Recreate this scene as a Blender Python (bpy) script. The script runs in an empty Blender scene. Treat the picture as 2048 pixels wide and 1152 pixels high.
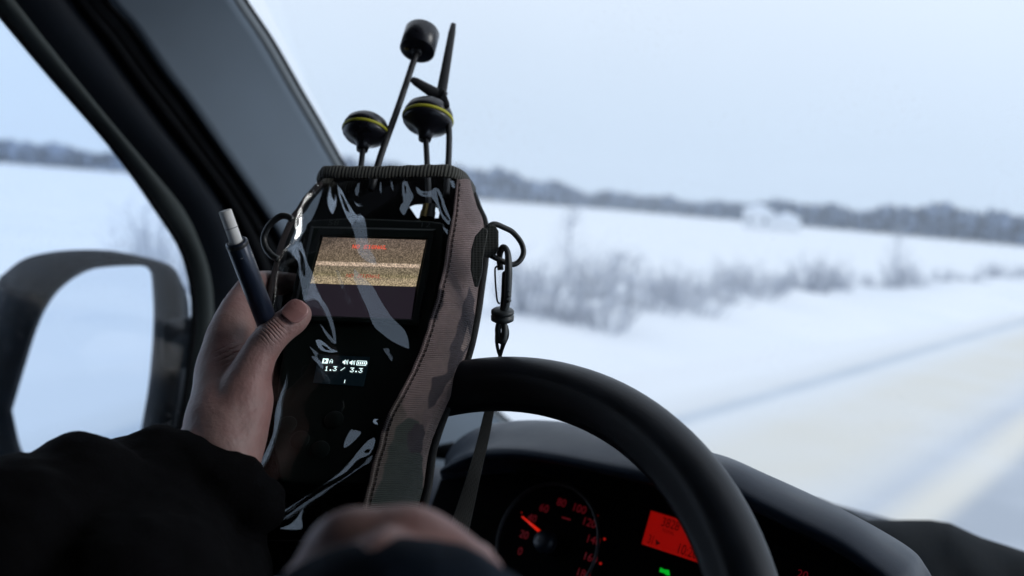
import bpy, bmesh, math, random
import numpy as np
from mathutils import Vector, Matrix
random.seed(7)
rng = np.random.default_rng(7)
SC = bpy.context.scene
COL = SC.collection
R_ = math.radians

# ------------------------------------------------------------------ camera
YAW, PITCH, ROLL, FPX = R_(39), R_(5.1), R_(4.75), 1991.0
cF = np.array([-math.sin(YAW)*math.cos(PITCH), math.cos(YAW)*math.cos(PITCH), -math.sin(PITCH)])
cR0 = np.array([math.cos(YAW), math.sin(YAW), 0.0]); cU0 = np.cross(cR0, cF)
cR = cR0*math.cos(ROLL)+cU0*math.sin(ROLL); cU = cU0*math.cos(ROLL)-cR0*math.sin(ROLL)
CAM = np.array([0, 0, 1.95])
cam = bpy.data.cameras.new('camera'); camo = bpy.data.objects.new('camera', cam); COL.objects.link(camo)
camo.matrix_world = Matrix(((cR[0], cU[0], -cF[0], CAM[0]), (cR[1], cU[1], -cF[1], CAM[1]),
                            (cR[2], cU[2], -cF[2], CAM[2]), (0, 0, 0, 1)))
cam.sensor_width = 36; cam.lens = 36*FPX/2048
cam.clip_start = 0.02; cam.clip_end = 6000
cam.dof.use_dof = True; cam.dof.focus_distance = 0.605; cam.dof.aperture_fstop = 5.2
SC.camera = camo

# ------------------------------------------------------------------ sky and sun
W = bpy.data.worlds.new('World'); SC.world = W; W.use_nodes = True
nt = W.node_tree; nt.nodes.clear()
wo = nt.nodes.new('ShaderNodeOutputWorld'); bg = nt.nodes.new('ShaderNodeBackground')
sky = nt.nodes.new('ShaderNodeTexSky'); sky.sky_type = 'NISHITA'; sky.sun_disc = False
SUN_EL, SUN_AZ = R_(22), R_(60)
sky.sun_elevation = SUN_EL; sky.sun_rotation = SUN_AZ
tc = nt.nodes.new('ShaderNodeTexCoord'); sx = nt.nodes.new('ShaderNodeSeparateXYZ')
nt.links.new(tc.outputs['Generated'], sx.inputs[0])
# overcast cloud deck: pale blue near the horizon, brighter above
mr = nt.nodes.new('ShaderNodeValToRGB'); mr.color_ramp.interpolation = 'EASE'
nt.links.new(sx.outputs['Z'], mr.inputs[0])
cr = mr.color_ramp.elements
cr[0].position = 0.0; cr[0].color = (6.5, 7.75, 9.5, 1)
cr[1].position = 0.32; cr[1].color = (8.8, 9.6, 10.8, 1)
nz = nt.nodes.new('ShaderNodeTexNoise'); nz.inputs['Scale'].default_value = 1.6; nz.inputs['Detail'].default_value = 3
nt.links.new(tc.outputs['Generated'], nz.inputs['Vector'])
mx = nt.nodes.new('ShaderNodeMix'); mx.data_type = 'RGBA'; mx.blend_type = 'MIX'
mx.inputs[0].default_value = 0.93
nt.links.new(sky.outputs[0], mx.inputs[6]); nt.links.new(mr.outputs[0], mx.inputs[7])
m2 = nt.nodes.new('ShaderNodeMapRange'); m2.inputs['From Min'].default_value = .3; m2.inputs['From Max'].default_value = .7
m2.inputs['To Min'].default_value = .94; m2.inputs['To Max'].default_value = 1.05
nt.links.new(nz.outputs['Fac'], m2.inputs['Value'])
vm = nt.nodes.new('ShaderNodeVectorMath'); vm.operation = 'SCALE'
nt.links.new(mx.outputs[2], vm.inputs[0]); nt.links.new(m2.outputs[0], vm.inputs['Scale'])
nt.links.new(vm.outputs[0], bg.inputs[0]); bg.inputs[1].default_value = 0.107
nt.links.new(bg.outputs[0], wo.inputs[0])
sl = bpy.data.lights.new('sun', 'SUN'); sl.energy = 1.1; sl.angle = R_(20); sl.color = (1, .97, .93)
so = bpy.data.objects.new('sun', sl); COL.objects.link(so)
# sun direction: azimuth from +Y towards +X
sd = Vector((math.sin(SUN_AZ)*math.cos(SUN_EL), math.cos(SUN_AZ)*math.cos(SUN_EL), math.sin(SUN_EL)))
so.rotation_euler = sd.to_track_quat('Z', 'Y').to_euler()
SC.view_settings.view_transform = 'Standard'; SC.view_settings.look = 'None'
SC.view_settings.exposure = 0; SC.view_settings.gamma = 1
SC.cycles.max_bounces = 7; SC.cycles.diffuse_bounces = 4; SC.cycles.glossy_bounces = 3
SC.cycles.transparent_max_bounces = 24; SC.cycles.transmission_bounces = 4
SC.cycles.caustics_reflective = False; SC.cycles.caustics_refractive = False
SC.cycles.use_denoising = True; SC.cycles.volume_bounces = 2

# ------------------------------------------------------------------ helpers
def P(px, py, d): return CAM + d*(cF+cR*(px-1024)/FPX-cU*(py-576)/FPX)
def ray(px, py): return cF+cR*(px-1024)/FPX-cU*(py-576)/FPX
def hit(px, py, p0, n):
    r = ray(px, py); t = np.dot(np.asarray(p0)-CAM, n)/np.dot(r, n); return CAM+t*r
def HX(px, py, x): return hit(px, py, (x, 0, 0), np.array([1., 0, 0]))
def HY(px, py, y): return hit(px, py, (0, y, 0), np.array([0, 1., 0]))
def HZ(px, py, z): return hit(px, py, (0, 0, z), np.array([0, 0, 1.]))
def proj(X):
    q = np.asarray(X)-CAM; d = q@cF
    return np.stack([1024+FPX*(q@cR)/d, 576-FPX*(q@cU)/d], -1)
def unit(v): v = np.asarray(v, float); return v/np.linalg.norm(v)
def spline(pts, n):
    pts = np.asarray(pts, float)
    if len(pts) == 2:
        t = np.linspace(0, 1, n)[:, None]; return pts[0]*(1-t)+pts[1]*t
    L = np.r_[0, np.cumsum(np.linalg.norm(np.diff(pts, axis=0), axis=1))]
    q = np.vstack([2*pts[0]-pts[1], pts, 2*pts[-1]-pts[-2]])
    out = []
    for s in np.linspace(0, L[-1], n):
        i = min(max(np.searchsorted(L, s, side='right')-1, 0), len(pts)-2)
        t = (s-L[i])/max(L[i+1]-L[i], 1e-9)
        a, b, c, d = q[i], q[i+1], q[i+2], q[i+3]
        out.append(.5*((2*b)+(-a+c)*t+(2*a-5*b+4*c-d)*t*t+(-a+3*b-3*c+d)*t**3))
    return np.array(out)
def inpoly(x, y, poly):
    c = np.zeros(np.shape(x), bool); n = len(poly); j = n-1
    for i in range(n):
        xi, yi = poly[i]; xj, yj = poly[j]
        cond = ((yi > y) != (yj > y)) & (x < (xj-xi)*(y-yi)/((yj-yi) if yj != yi else 1e-9)+xi)
        c ^= cond; j = i
    return c

def tag(o, label=None, cat=None, group=None, kind=None):
    if label: o['label'] = label
    if cat: o['category'] = cat
    if group: o['group'] = group
    if kind: o['kind'] = kind
    return o
def empty(name, loc, label=None, cat=None, group=None):
    o = bpy.data.objects.new(name, None); COL.objects.link(o); o.location = Vector(loc); o.empty_display_size = .05
    return tag(o, label, cat, group)
def mk(name, V, Fc, m, parent=None, smooth=True, uv=None, bev=None, solid=None, sub=0):
    me = bpy.data.meshes.new(name); me.from_pydata([tuple(map(float, v)) for v in V], [], [tuple(map(int, f)) for f in Fc]); me.update()
    if uv is not None:
        l = me.uv_layers.new(name='UVMap')
        for lp in me.loops: l.data[lp.index].uv = uv[lp.vertex_index]
    if smooth: me.polygons.foreach_set('use_smooth', [True]*len(me.polygons))
    if m: me.materials.append(m)
    o = bpy.data.objects.new(name, me); COL.objects.link(o)
    if parent is not None: setpar(o, parent)
    if solid:
        s = o.modifiers.new('solid', 'SOLIDIFY'); s.thickness = solid; s.offset = -1
    if bev:
        b = o.modifiers.new('bev', 'BEVEL'); b.width = bev; b.segments = 3; b.limit_method = 'ANGLE'; b.angle_limit = R_(35)
    if sub:
        s = o.modifiers.new('sub', 'SUBSURF'); s.levels = s.render_levels = sub
    return o
def wloc(o):
    v = Vector((0, 0, 0))
    while o is not None: v = v+o.location; o = o.parent
    return v
def setpar(o, p):      # parents without moving (all empties are unrotated)
    o.parent = p; o.location = o.location-wloc(p)
def grid(name, G3, m, parent=None, uv=True, closed=False, **k):
    G3 = np.asarray(G3); a, b = G3.shape[:2]
    V = G3.reshape(-1, 3); F = []
    for i in range(a-1):
        for j in range(b-1 if not closed else b):
            j2 = (j+1) % b
            F.append((i*b+j, i*b+j2, (i+1)*b+j2, (i+1)*b+j))
    u = None
    if uv:
        u = [(j/(b-1), i/(a-1)) for i in range(a) for j in range(b)]
    return mk(name, V, F, m, parent, uv=u, **k)
class MB:
    def __init__(s): s.V = []; s.F = []; s.U = []
    def add(s, V, F, U=None):
        n = len(s.V); s.V += [tuple(v) for v in V]; s.F += [tuple(i+n for i in f) for f in F]
        s.U += list(U) if U is not None else [(0, 0)]*len(V)
    def tube(s, pts, rad, seg=12, caps=True, flat=1.0, up=None):
        pts = np.asarray(pts, float); n = len(pts)
        rad = np.full(n, rad) if np.isscalar(rad) else np.asarray(rad)
        T = np.gradient(pts, axis=0); T /= np.linalg.norm(T, axis=1)[:, None]+1e-12
        a = np.array([0, 0, 1.]) if up is None else np.asarray(up, float)
        if abs(T[0]@unit(a)) > .95: a = np.array([1., 0, 0])
        V = []; U = []; L = np.r_[0, np.cumsum(np.linalg.norm(np.diff(pts, axis=0), axis=1))]
        for i in range(n):
            x = a-T[i]*(a@T[i]); x = unit(x); y = np.cross(T[i], x)
            if up is None: a = x
            for k in range(seg):
                ph = 2*math.pi*k/seg
                V.append(pts[i]+rad[i]*(math.cos(ph)*x+flat*math.sin(ph)*y)); U.append((k/seg, L[i]*100))
        F = [(i*seg+k, i*seg+(k+1) % seg, (i+1)*seg+(k+1) % seg, (i+1)*seg+k) for i in range(n-1) for k in range(seg)]
        if caps: F += [tuple(range(seg))[::-1], tuple(range((n-1)*seg, n*seg))]
        s.add(V, F, U); return s
    def lathe(s, prof, org, ax, seg=40):
        ax = unit(ax); a = np.array([0, 0, 1.]) if abs(ax[2]) < .9 else np.array([1., 0, 0])
        x = unit(a-ax*(a@ax)); y = np.cross(ax, x); V = []
        for r, h in prof:
            for k in range(seg):
                ph = 2*math.pi*k/seg; V.append(np.asarray(org)+ax*h+max(r, 1e-5)*(math.cos(ph)*x+math.sin(ph)*y))
        n = len(prof)
        F = [(i*seg+k, i*seg+(k+1) % seg, (i+1)*seg+(k+1) % seg, (i+1)*seg+k) for i in range(n-1) for k in range(seg)]
        F += [tuple(range(seg))[::-1], tuple(range((n-1)*seg, n*seg))]
        s.add(V, F); return s
    def box(s, c, sz, ax=None):
        c = np.asarray(c, float); A = np.eye(3) if ax is None else np.asarray(ax)
        V = [c+A[0]*sx_*sz[0]/2+A[1]*sy_*sz[1]/2+A[2]*sz_*sz[2]/2 for sx_ in (-1, 1) for sy_ in (-1, 1) for sz_ in (-1, 1)]
        s.add(V, [(0, 1, 3, 2), (4, 6, 7, 5), (0, 4, 5, 1), (2, 3, 7, 6), (0, 2, 6, 4), (1, 5, 7, 3)]); return s
    def slab(s, poly, nrm, th):
        # polygon of 3D points, extruded along nrm
        poly = [np.asarray(p, float) for p in poly]; n = len(poly); q = [p+np.asarray(nrm)*th for p in poly]
        s.add(poly+q, [tuple(range(n))[::-1], tuple(range(n, 2*n))]+[(i, (i+1) % n, n+(i+1) % n, n+i) for i in range(n)]); return s
    def sphere(s, c, r, sub=2, sc=(1, 1, 1)):
        bm = bmesh.new(); bmesh.ops.create_icosphere(bm, subdivisions=sub, radius=1)
        s.add([np.asarray(c)+np.array(v.co)*r*np.array(sc) for v in bm.verts], [[v.index for v in f.verts] for f in bm.faces]); bm.free(); return s
    def build(s, name, m, parent=None, fixn=True, **k):
        o = mk(name, s.V, s.F, m, parent, uv=s.U, **k)
        if fixn:
            bm = bmesh.new(); bm.from_mesh(o.data); bmesh.ops.recalc_face_normals(bm, faces=bm.faces); bm.to_mesh(o.data); bm.free()
        return o

# ------------------------------------------------------------------ materials
def mat(name, col, rough=.6, metal=0, noise=0, nscale=20, bump=0, bscale=200, spec=.5, coat=0, detail=4, bdist=.001, sheen=0, sss=0):
    m = bpy.data.materials.new(name); m.use_nodes = True; t = m.node_tree; b = t.nodes['Principled BSDF']
    b.inputs['Base Color'].default_value = (*col, 1); b.inputs['Roughness'].default_value = rough
    b.inputs['Metallic'].default_value = metal; b.inputs['Specular IOR Level'].default_value = spec
    b.inputs['Coat Weight'].default_value = coat; b.inputs['Sheen Weight'].default_value = sheen
    if sss:
        b.inputs['Subsurface Weight'].default_value = sss; b.inputs['Subsurface Radius'].default_value = (1, .3, .2); b.inputs['Subsurface Scale'].default_value = .006
    tc = t.nodes.new('ShaderNodeTexCoord')
    if noise:
        n = t.nodes.new('ShaderNodeTexNoise'); n.inputs['Scale'].default_value = nscale; n.inputs['Detail'].default_value = detail
        t.links.new(tc.outputs['Object'], n.inputs['Vector'])
        r = t.nodes.new('ShaderNodeMapRange'); r.inputs['From Min'].default_value = .3; r.inputs['From Max'].default_value = .7
        r.inputs['To Min'].default_value = 1-noise; r.inputs['To Max'].default_value = 1+noise
        t.links.new(n.outputs['Fac'], r.inputs['Value'])
        v = t.nodes.new('ShaderNodeVectorMath'); v.operation = 'SCALE'; v.inputs[0].default_value = col
        t.links.new(r.outputs[0], v.inputs['Scale']); t.links.new(v.outputs[0], b.inputs['Base Color'])
        r2 = t.nodes.new('ShaderNodeMapRange'); r2.inputs['To Min'].default_value = max(0, rough-.12); r2.inputs['To Max'].default_value = min(1, rough+.12)
        t.links.new(n.outputs['Fac'], r2.inputs['Value']); t.links.new(r2.outputs[0], b.inputs['Roughness'])
    if bump:
        n = t.nodes.new('ShaderNodeTexNoise'); n.inputs['Scale'].default_value = bscale; n.inputs['Detail'].default_value = 3
        t.links.new(tc.outputs['Object'], n.inputs['Vector'])
        bp = t.nodes.new('ShaderNodeBump'); bp.inputs['Strength'].default_value = bump; bp.inputs['Distance'].default_value = bdist
        t.links.new(n.outputs['Fac'], bp.inputs['Height']); t.links.new(bp.outputs[0], b.inputs['Normal'])
    return m
def emis(name, col, s, rough=.3, base=(.005, .005, .005)):
    m = mat(name, base, rough); b = m.node_tree.nodes['Principled BSDF']
    b.inputs['Emission Color'].default_value = (*col, 1); b.inputs['Emission Strength'].default_value = s
    return m
def glass(name, tint, dirt=0., fr=1.0, rough=.0, dscale=400, dthr=.72, ior=1.45, haze=0.):
    m = bpy.data.materials.new(name); m.use_nodes = True; t = m.node_tree; t.nodes.clear()
    o = t.nodes.new('ShaderNodeOutputMaterial'); tr = t.nodes.new('ShaderNodeBsdfTransparent'); tr.inputs[0].default_value = (*tint, 1)
    gl = t.nodes.new('ShaderNodeBsdfGlossy'); gl.inputs['Roughness'].default_value = rough
    f = t.nodes.new('ShaderNodeFresnel'); f.inputs[0].default_value = ior
    mm = t.nodes.new('ShaderNodeMath'); mm.operation = 'MULTIPLY'; mm.inputs[1].default_value = fr; mm.use_clamp = True
    t.links.new(f.outputs[0], mm.inputs[0])
    mi = t.nodes.new('ShaderNodeMixShader'); t.links.new(mm.outputs[0], mi.inputs[0]); t.links.new(tr.outputs[0], mi.inputs[1]); t.links.new(gl.outputs[0], mi.inputs[2])
    last = mi
    if dirt:
        tc = t.nodes.new('ShaderNodeTexCoord'); n = t.nodes.new('ShaderNodeTexVoronoi'); n.inputs['Scale'].default_value = dscale
        n2 = t.nodes.new('ShaderNodeTexNoise'); n2.inputs['Scale'].default_value = 9; n2.inputs['Detail'].default_value = 4
        t.links.new(tc.outputs['Object'], n.inputs['Vector']); t.links.new(tc.outputs['Object'], n2.inputs['Vector'])
        a = t.nodes.new('ShaderNodeMapRange'); a.inputs['From Min'].default_value = 0; a.inputs['From Max'].default_value = .35
        a.inputs['To Min'].default_value = 1; a.inputs['To Max'].default_value = 0
        t.links.new(n.outputs['Distance'], a.inputs['Value'])
        c = t.nodes.new('ShaderNodeMapRange'); c.inputs['From Min'].default_value = .45; c.inputs['From Max'].default_value = .75
        c.inputs['To Min'].default_value = haze; c.inputs['To Max'].default_value = dirt
        t.links.new(n2.outputs['Fac'], c.inputs['Value'])
        p = t.nodes.new('ShaderNodeMath'); p.operation = 'MULTIPLY'; t.links.new(a.outputs[0], p.inputs[0]); t.links.new(c.outputs[0], p.inputs[1])
        q = t.nodes.new('ShaderNodeMath'); q.operation = 'ADD'; q.inputs[1].default_value = haze; q.use_clamp = True; t.links.new(p.outputs[0], q.inputs[0])
        df = t.nodes.new('ShaderNodeBsdfTranslucent'); df.inputs[0].default_value = (.8, .85, .9, 1)
        mj = t.nodes.new('ShaderNodeMixShader'); t.links.new(q.outputs[0], mj.inputs[0]); t.links.new(mi.outputs[0], mj.inputs[1]); t.links.new(df.outputs[0], mj.inputs[2]); last = mj
    t.links.new(last.outputs[0], o.inputs[0]); return m
def fabric(name, col, rib=900., axis=1, strength=.6, rough=.85, attr=None, rib2=0.):
    # woven cloth: ribs follow the UV map
    m = mat(name, col, rough, sheen=.15, spec=.25); t = m.node_tree; b = t.nodes['Principled BSDF']
    tc = t.nodes.new('ShaderNodeTexCoord'); s = t.nodes.new('ShaderNodeSeparateXYZ'); t.links.new(tc.outputs['UV'], s.inputs[0])
    def sine(out, f):
        a = t.nodes.new('ShaderNodeMath'); a.operation = 'MULTIPLY'; a.inputs[1].default_value = f; t.links.new(out, a.inputs[0])
        c = t.nodes.new('ShaderNodeMath'); c.operation = 'SINE'; t.links.new(a.outputs[0], c.inputs[0]); return c
    w = sine(s.outputs[axis], rib)
    if rib2:
        w2 = sine(s.outputs[1-axis], rib2); ad = t.nodes.new('ShaderNodeMath'); ad.operation = 'MULTIPLY_ADD'; ad.inputs[1].default_value = .5
        t.links.new(w2.outputs[0], ad.inputs[0]); t.links.new(w.outputs[0], ad.inputs[2]); w = ad
    bp = t.nodes.new('ShaderNodeBump'); bp.inputs['Strength'].default_value = strength; bp.inputs['Distance'].default_value = .0004
    t.links.new(w.outputs[0], bp.inputs['Height']); t.links.new(bp.outputs[0], b.inputs['Normal'])
    # thread shade variation
    n = t.nodes.new('ShaderNodeTexNoise'); n.inputs['Scale'].default_value = 250; t.links.new(tc.outputs['Object'], n.inputs['Vector'])
    r = t.nodes.new('ShaderNodeMapRange'); r.inputs['To Min'].default_value = .75; r.inputs['To Max'].default_value = 1.25; t.links.new(n.outputs['Fac'], r.inputs['Value'])
    v = t.nodes.new('ShaderNodeVectorMath'); v.operation = 'SCALE'; v.inputs[0].default_value = col
    if attr:
        at = t.nodes.new('ShaderNodeAttribute'); at.attribute_name = attr; t.links.new(at.outputs['Color'], v.inputs[0])
    t.links.new(r.outputs[0], v.inputs['Scale']); t.links.new(v.outputs[0], b.inputs['Base Color'])
    return m

M = {}
M['black_plastic'] = mat('black plastic', (.012, .013, .016), .45, noise=.2, nscale=60, bump=.15, bscale=900, bdist=.0004)
M['dash'] = mat('dashboard plastic', (.012, .019, .033), .42, spec=.28, noise=.15, nscale=30, bump=.5, bscale=1200, bdist=.0004)
M['cluster'] = mat('cluster black', (.002, .002, .0025), .9, noise=.2, nscale=50, spec=.05)
M['wheel'] = mat('wheel leather', (.0045, .007, .012), .42, noise=.25, nscale=40, bump=.35, bscale=1100, bdist=.0003, spec=.32)
M['pillar'] = mat('pillar trim', (.125, .160, .200), .8, noise=.07, nscale=8, bump=.4, bscale=1500, bdist=.0003)
M['pillar_lip'] = mat('pillar lip', (.165, .19, .21), .7, noise=.05, nscale=12)
M['seal'] = mat('window seal', (.06, .074, .075), .8, noise=.08, nscale=30)
M['rubber'] = mat('rubber', (.010, .011, .013), .9, noise=.2, nscale=40, spec=.08)
M['door'] = mat('door frame', (.010, .014, .021), .7, spec=.2, noise=.1, nscale=15)
M['liner'] = mat('headliner', (.05, .05, .052), .9, noise=.1, nscale=20)
M['mirrorbody'] = mat('mirror housing', (.006, .010, .016), .6, spec=.2, noise=.35, nscale=45, bump=.5, bscale=300)
M['mirror'] = mat('mirror glass', (.80, .84, .88), .03, metal=1)
M['paint'] = mat('van paint', (.55, .57, .6), .3, coat=.5, noise=.05, nscale=5)
M['skin'] = mat('skin', (.29, .185, .168), .5, noise=.16, nscale=55, bump=.55, bscale=420, bdist=.0007, sss=.12, spec=.4)
def creases(m, joints):
    t = m.node_tree; b = t.nodes['Principled BSDF']; old = b.inputs['Normal'].links[0].from_socket; geo = t.nodes.new('ShaderNodeNewGeometry'); h = None
    for c, ax, rad, freq in joints:
        sub = t.nodes.new('ShaderNodeVectorMath'); sub.operation = 'SUBTRACT'; sub.inputs[1].default_value = c; t.links.new(geo.outputs['Position'], sub.inputs[0])
        ln = t.nodes.new('ShaderNodeVectorMath'); ln.operation = 'LENGTH'; t.links.new(sub.outputs[0], ln.inputs[0])
        mk_ = t.nodes.new('ShaderNodeMapRange'); mk_.interpolation_type = 'SMOOTHSTEP'; mk_.inputs['From Min'].default_value = rad; mk_.inputs['From Max'].default_value = rad*.25; t.links.new(ln.outputs['Value'], mk_.inputs['Value'])
        dt = t.nodes.new('ShaderNodeVectorMath'); dt.operation = 'DOT_PRODUCT'; dt.inputs[1].default_value = ax; t.links.new(sub.outputs[0], dt.inputs[0])
        nn = t.nodes.new('ShaderNodeTexNoise'); nn.inputs['Scale'].default_value = 90; t.links.new(geo.outputs['Position'], nn.inputs['Vector'])
        ma = t.nodes.new('ShaderNodeMath'); ma.operation = 'MULTIPLY_ADD'; ma.inputs[1].default_value = .0045; t.links.new(nn.outputs['Fac'], ma.inputs[0]); t.links.new(dt.outputs['Value'], ma.inputs[2])
        fr = t.nodes.new('ShaderNodeMath'); fr.operation = 'MULTIPLY'; fr.inputs[1].default_value = freq; t.links.new(ma.outputs[0], fr.inputs[0])
        sn = t.nodes.new('ShaderNodeMath'); sn.operation = 'SINE'; t.links.new(fr.outputs[0], sn.inputs[0])
        ab = t.nodes.new('ShaderNodeMath'); ab.operation = 'ABSOLUTE'; t.links.new(sn.outputs[0], ab.inputs[0])
        pw = t.nodes.new('ShaderNodeMath'); pw.operation = 'POWER'; pw.inputs[1].default_value = .35; t.links.new(ab.outputs[0], pw.inputs[0])
        mu = t.nodes.new('ShaderNodeMath'); mu.operation = 'MULTIPLY'; t.links.new(pw.outputs[0], mu.inputs[0]); t.links.new(mk_.outputs[0], mu.inputs[1])
        if h is None: h = mu
        else:
            ad = t.nodes.new('ShaderNodeMath'); t.links.new(h.outputs[0], ad.inputs[0]); t.links.new(mu.outputs[0], ad.inputs[1]); h = ad
    bp = t.nodes.new('ShaderNodeBump'); bp.inputs['Strength'].default_value = .9; bp.inputs['Distance'].default_value = .0011; t.links.new(h.outputs[0], bp.inputs['Height']); t.links.new(old, bp.inputs['Normal']); t.links.new(bp.outputs[0], b.inputs['Normal'])
    # blotchy redness
    n = t.nodes.new('ShaderNodeTexNoise'); n.inputs['Scale'].default_value = 38; n.inputs['Detail'].default_value = 3; t.links.new(geo.outputs['Position'], n.inputs['Vector'])
    mx = t.nodes.new('ShaderNodeMix'); mx.data_type = 'RGBA'; mx.blend_type = 'MULTIPLY'; mx.inputs[7].default_value = (1.0, .84, .85, 1)
    f = t.nodes.new('ShaderNodeMapRange'); f.inputs['From Min'].default_value = .42; f.inputs['From Max'].default_value = .66; t.links.new(n.outputs['Fac'], f.inputs['Value']); t.links.new(f.outputs[0], mx.inputs[0])
    src = b.inputs['Base Color'].links[0].from_socket; t.links.new(src, mx.inputs[6]); t.links.new(mx.outputs[2], b.inputs['Base Color'])
tax = unit(P(596, 630, .596)-P(520, 705, .584))
creases(M['skin'], [(P(543, 655, .575), tax, .012, 1500), (P(470, 715, .59), unit(cR*.5-cU*.8), .016, 900)])
M['nail'] = mat('nail', (.36, .18, .165), .28, noise=.08, nscale=80, spec=.5)
M['jacket'] = mat('black jacket cloth', (.0018, .0018, .0024), .95, noise=.3, nscale=30, bump=.5, bscale=700, spec=.08)
M['cuff'] = mat('navy cuff', (.006, .011, .020), .8, spec=.1, noise=.2, nscale=60, bump=.5, bscale=500)
M['ant'] = mat('antenna shell', (.012, .012, .017), .3, noise=.1, nscale=50)
M['antm'] = mat('antenna rod', (.01, .01, .012), .5, noise=.1, nscale=50)
M['yellow'] = mat('yellow band', (.50, .47, .02), .5, noise=.06, nscale=60)
M['brass'] = mat('brass', (.25, .19, .08), .35, metal=1, noise=.1, nscale=100)
M['hand_set'] = mat('handset case', (.004, .008, .0065), .5, spec=.2, noise=.2, nscale=40, bump=.2, bscale=800, bdist=.0003)
M['emboss'] = mat('embossed mark', (.022, .032, .03), .35, noise=.1, nscale=40)
M['ring'] = mat('black ring plastic', (.018, .02, .02), .4, noise=.15, nscale=90, bump=.2, bscale=900, bdist=.0003)
M['hook'] = mat('hook plastic', (.03, .035, .036), .45, noise=.15, nscale=90, bump=.2, bscale=900, bdist=.0003)
M['navy_metal'] = mat('navy metal', (.016, .024, .045), .3, metal=.25, noise=.1, nscale=30)
M['paper'] = mat('cigarette paper', (.78, .77, .75), .8, noise=.04, nscale=200)
M['greyline'] = mat('grey print', (.3, .3, .31), .8)
M['bag'] = mat('black bag cloth', (.004, .006, .008), .85, spec=.12, noise=.25, nscale=30, bump=.6, bscale=500)
M['webbing'] = fabric('webbing', (.030, .032, .027), 280., 1, .9)
M['rim'] = fabric('rim webbing', (.062, .060, .050), 2*math.pi*95, 0, 1.0)
M['binding'] = fabric('binding', (.026, .027, .026), 2*math.pi*210, 1, 1.0)
M['bindingl'] = fabric('left binding', (.07, .05, .048), 2*math.pi*150, 1, .7)
M['camo'] = fabric('camouflage cloth', (.2, .17, .17), 2*math.pi*190, 1, .9, attr='camo', rib2=2*math.pi*60)
M['thread'] = mat('thread', (.03, .025, .025), .8)

# ------------------------------------------------------------------ setting: ground, road
def snowmat():
    m = mat('snow', (.82, .87, .95), .75, spec=.3); t = m.node_tree; b = t.nodes['Principled BSDF']
    tc = t.nodes.new('ShaderNodeTexCoord'); n = t.nodes.new('ShaderNodeTexNoise'); n.inputs['Scale'].default_value = .35; n.inputs['Detail'].default_value = 6
    t.links.new(tc.outputs['Object'], n.inputs['Vector'])
    r = t.nodes.new('ShaderNodeValToRGB'); r.color_ramp.elements[0].position = .25; r.color_ramp.elements[0].color = (.78, .83, .90, 1)
    r.color_ramp.elements[1].position = .6; r.color_ramp.elements[1].color = (.85, .88, .92, 1)
    t.links.new(n.outputs['Fac'], r.inputs[0]); t.links.new(r.outputs[0], b.inputs['Base Color'])
    bp = t.nodes.new('ShaderNodeBump'); bp.inputs['Strength'].default_value = .5; bp.inputs['Distance'].default_value = .15
    t.links.new(n.outputs['Fac'], bp.inputs['Height']); t.links.new(bp.outputs[0], b.inputs['Normal'])
    return m
M['snow'] = snowmat()
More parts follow.
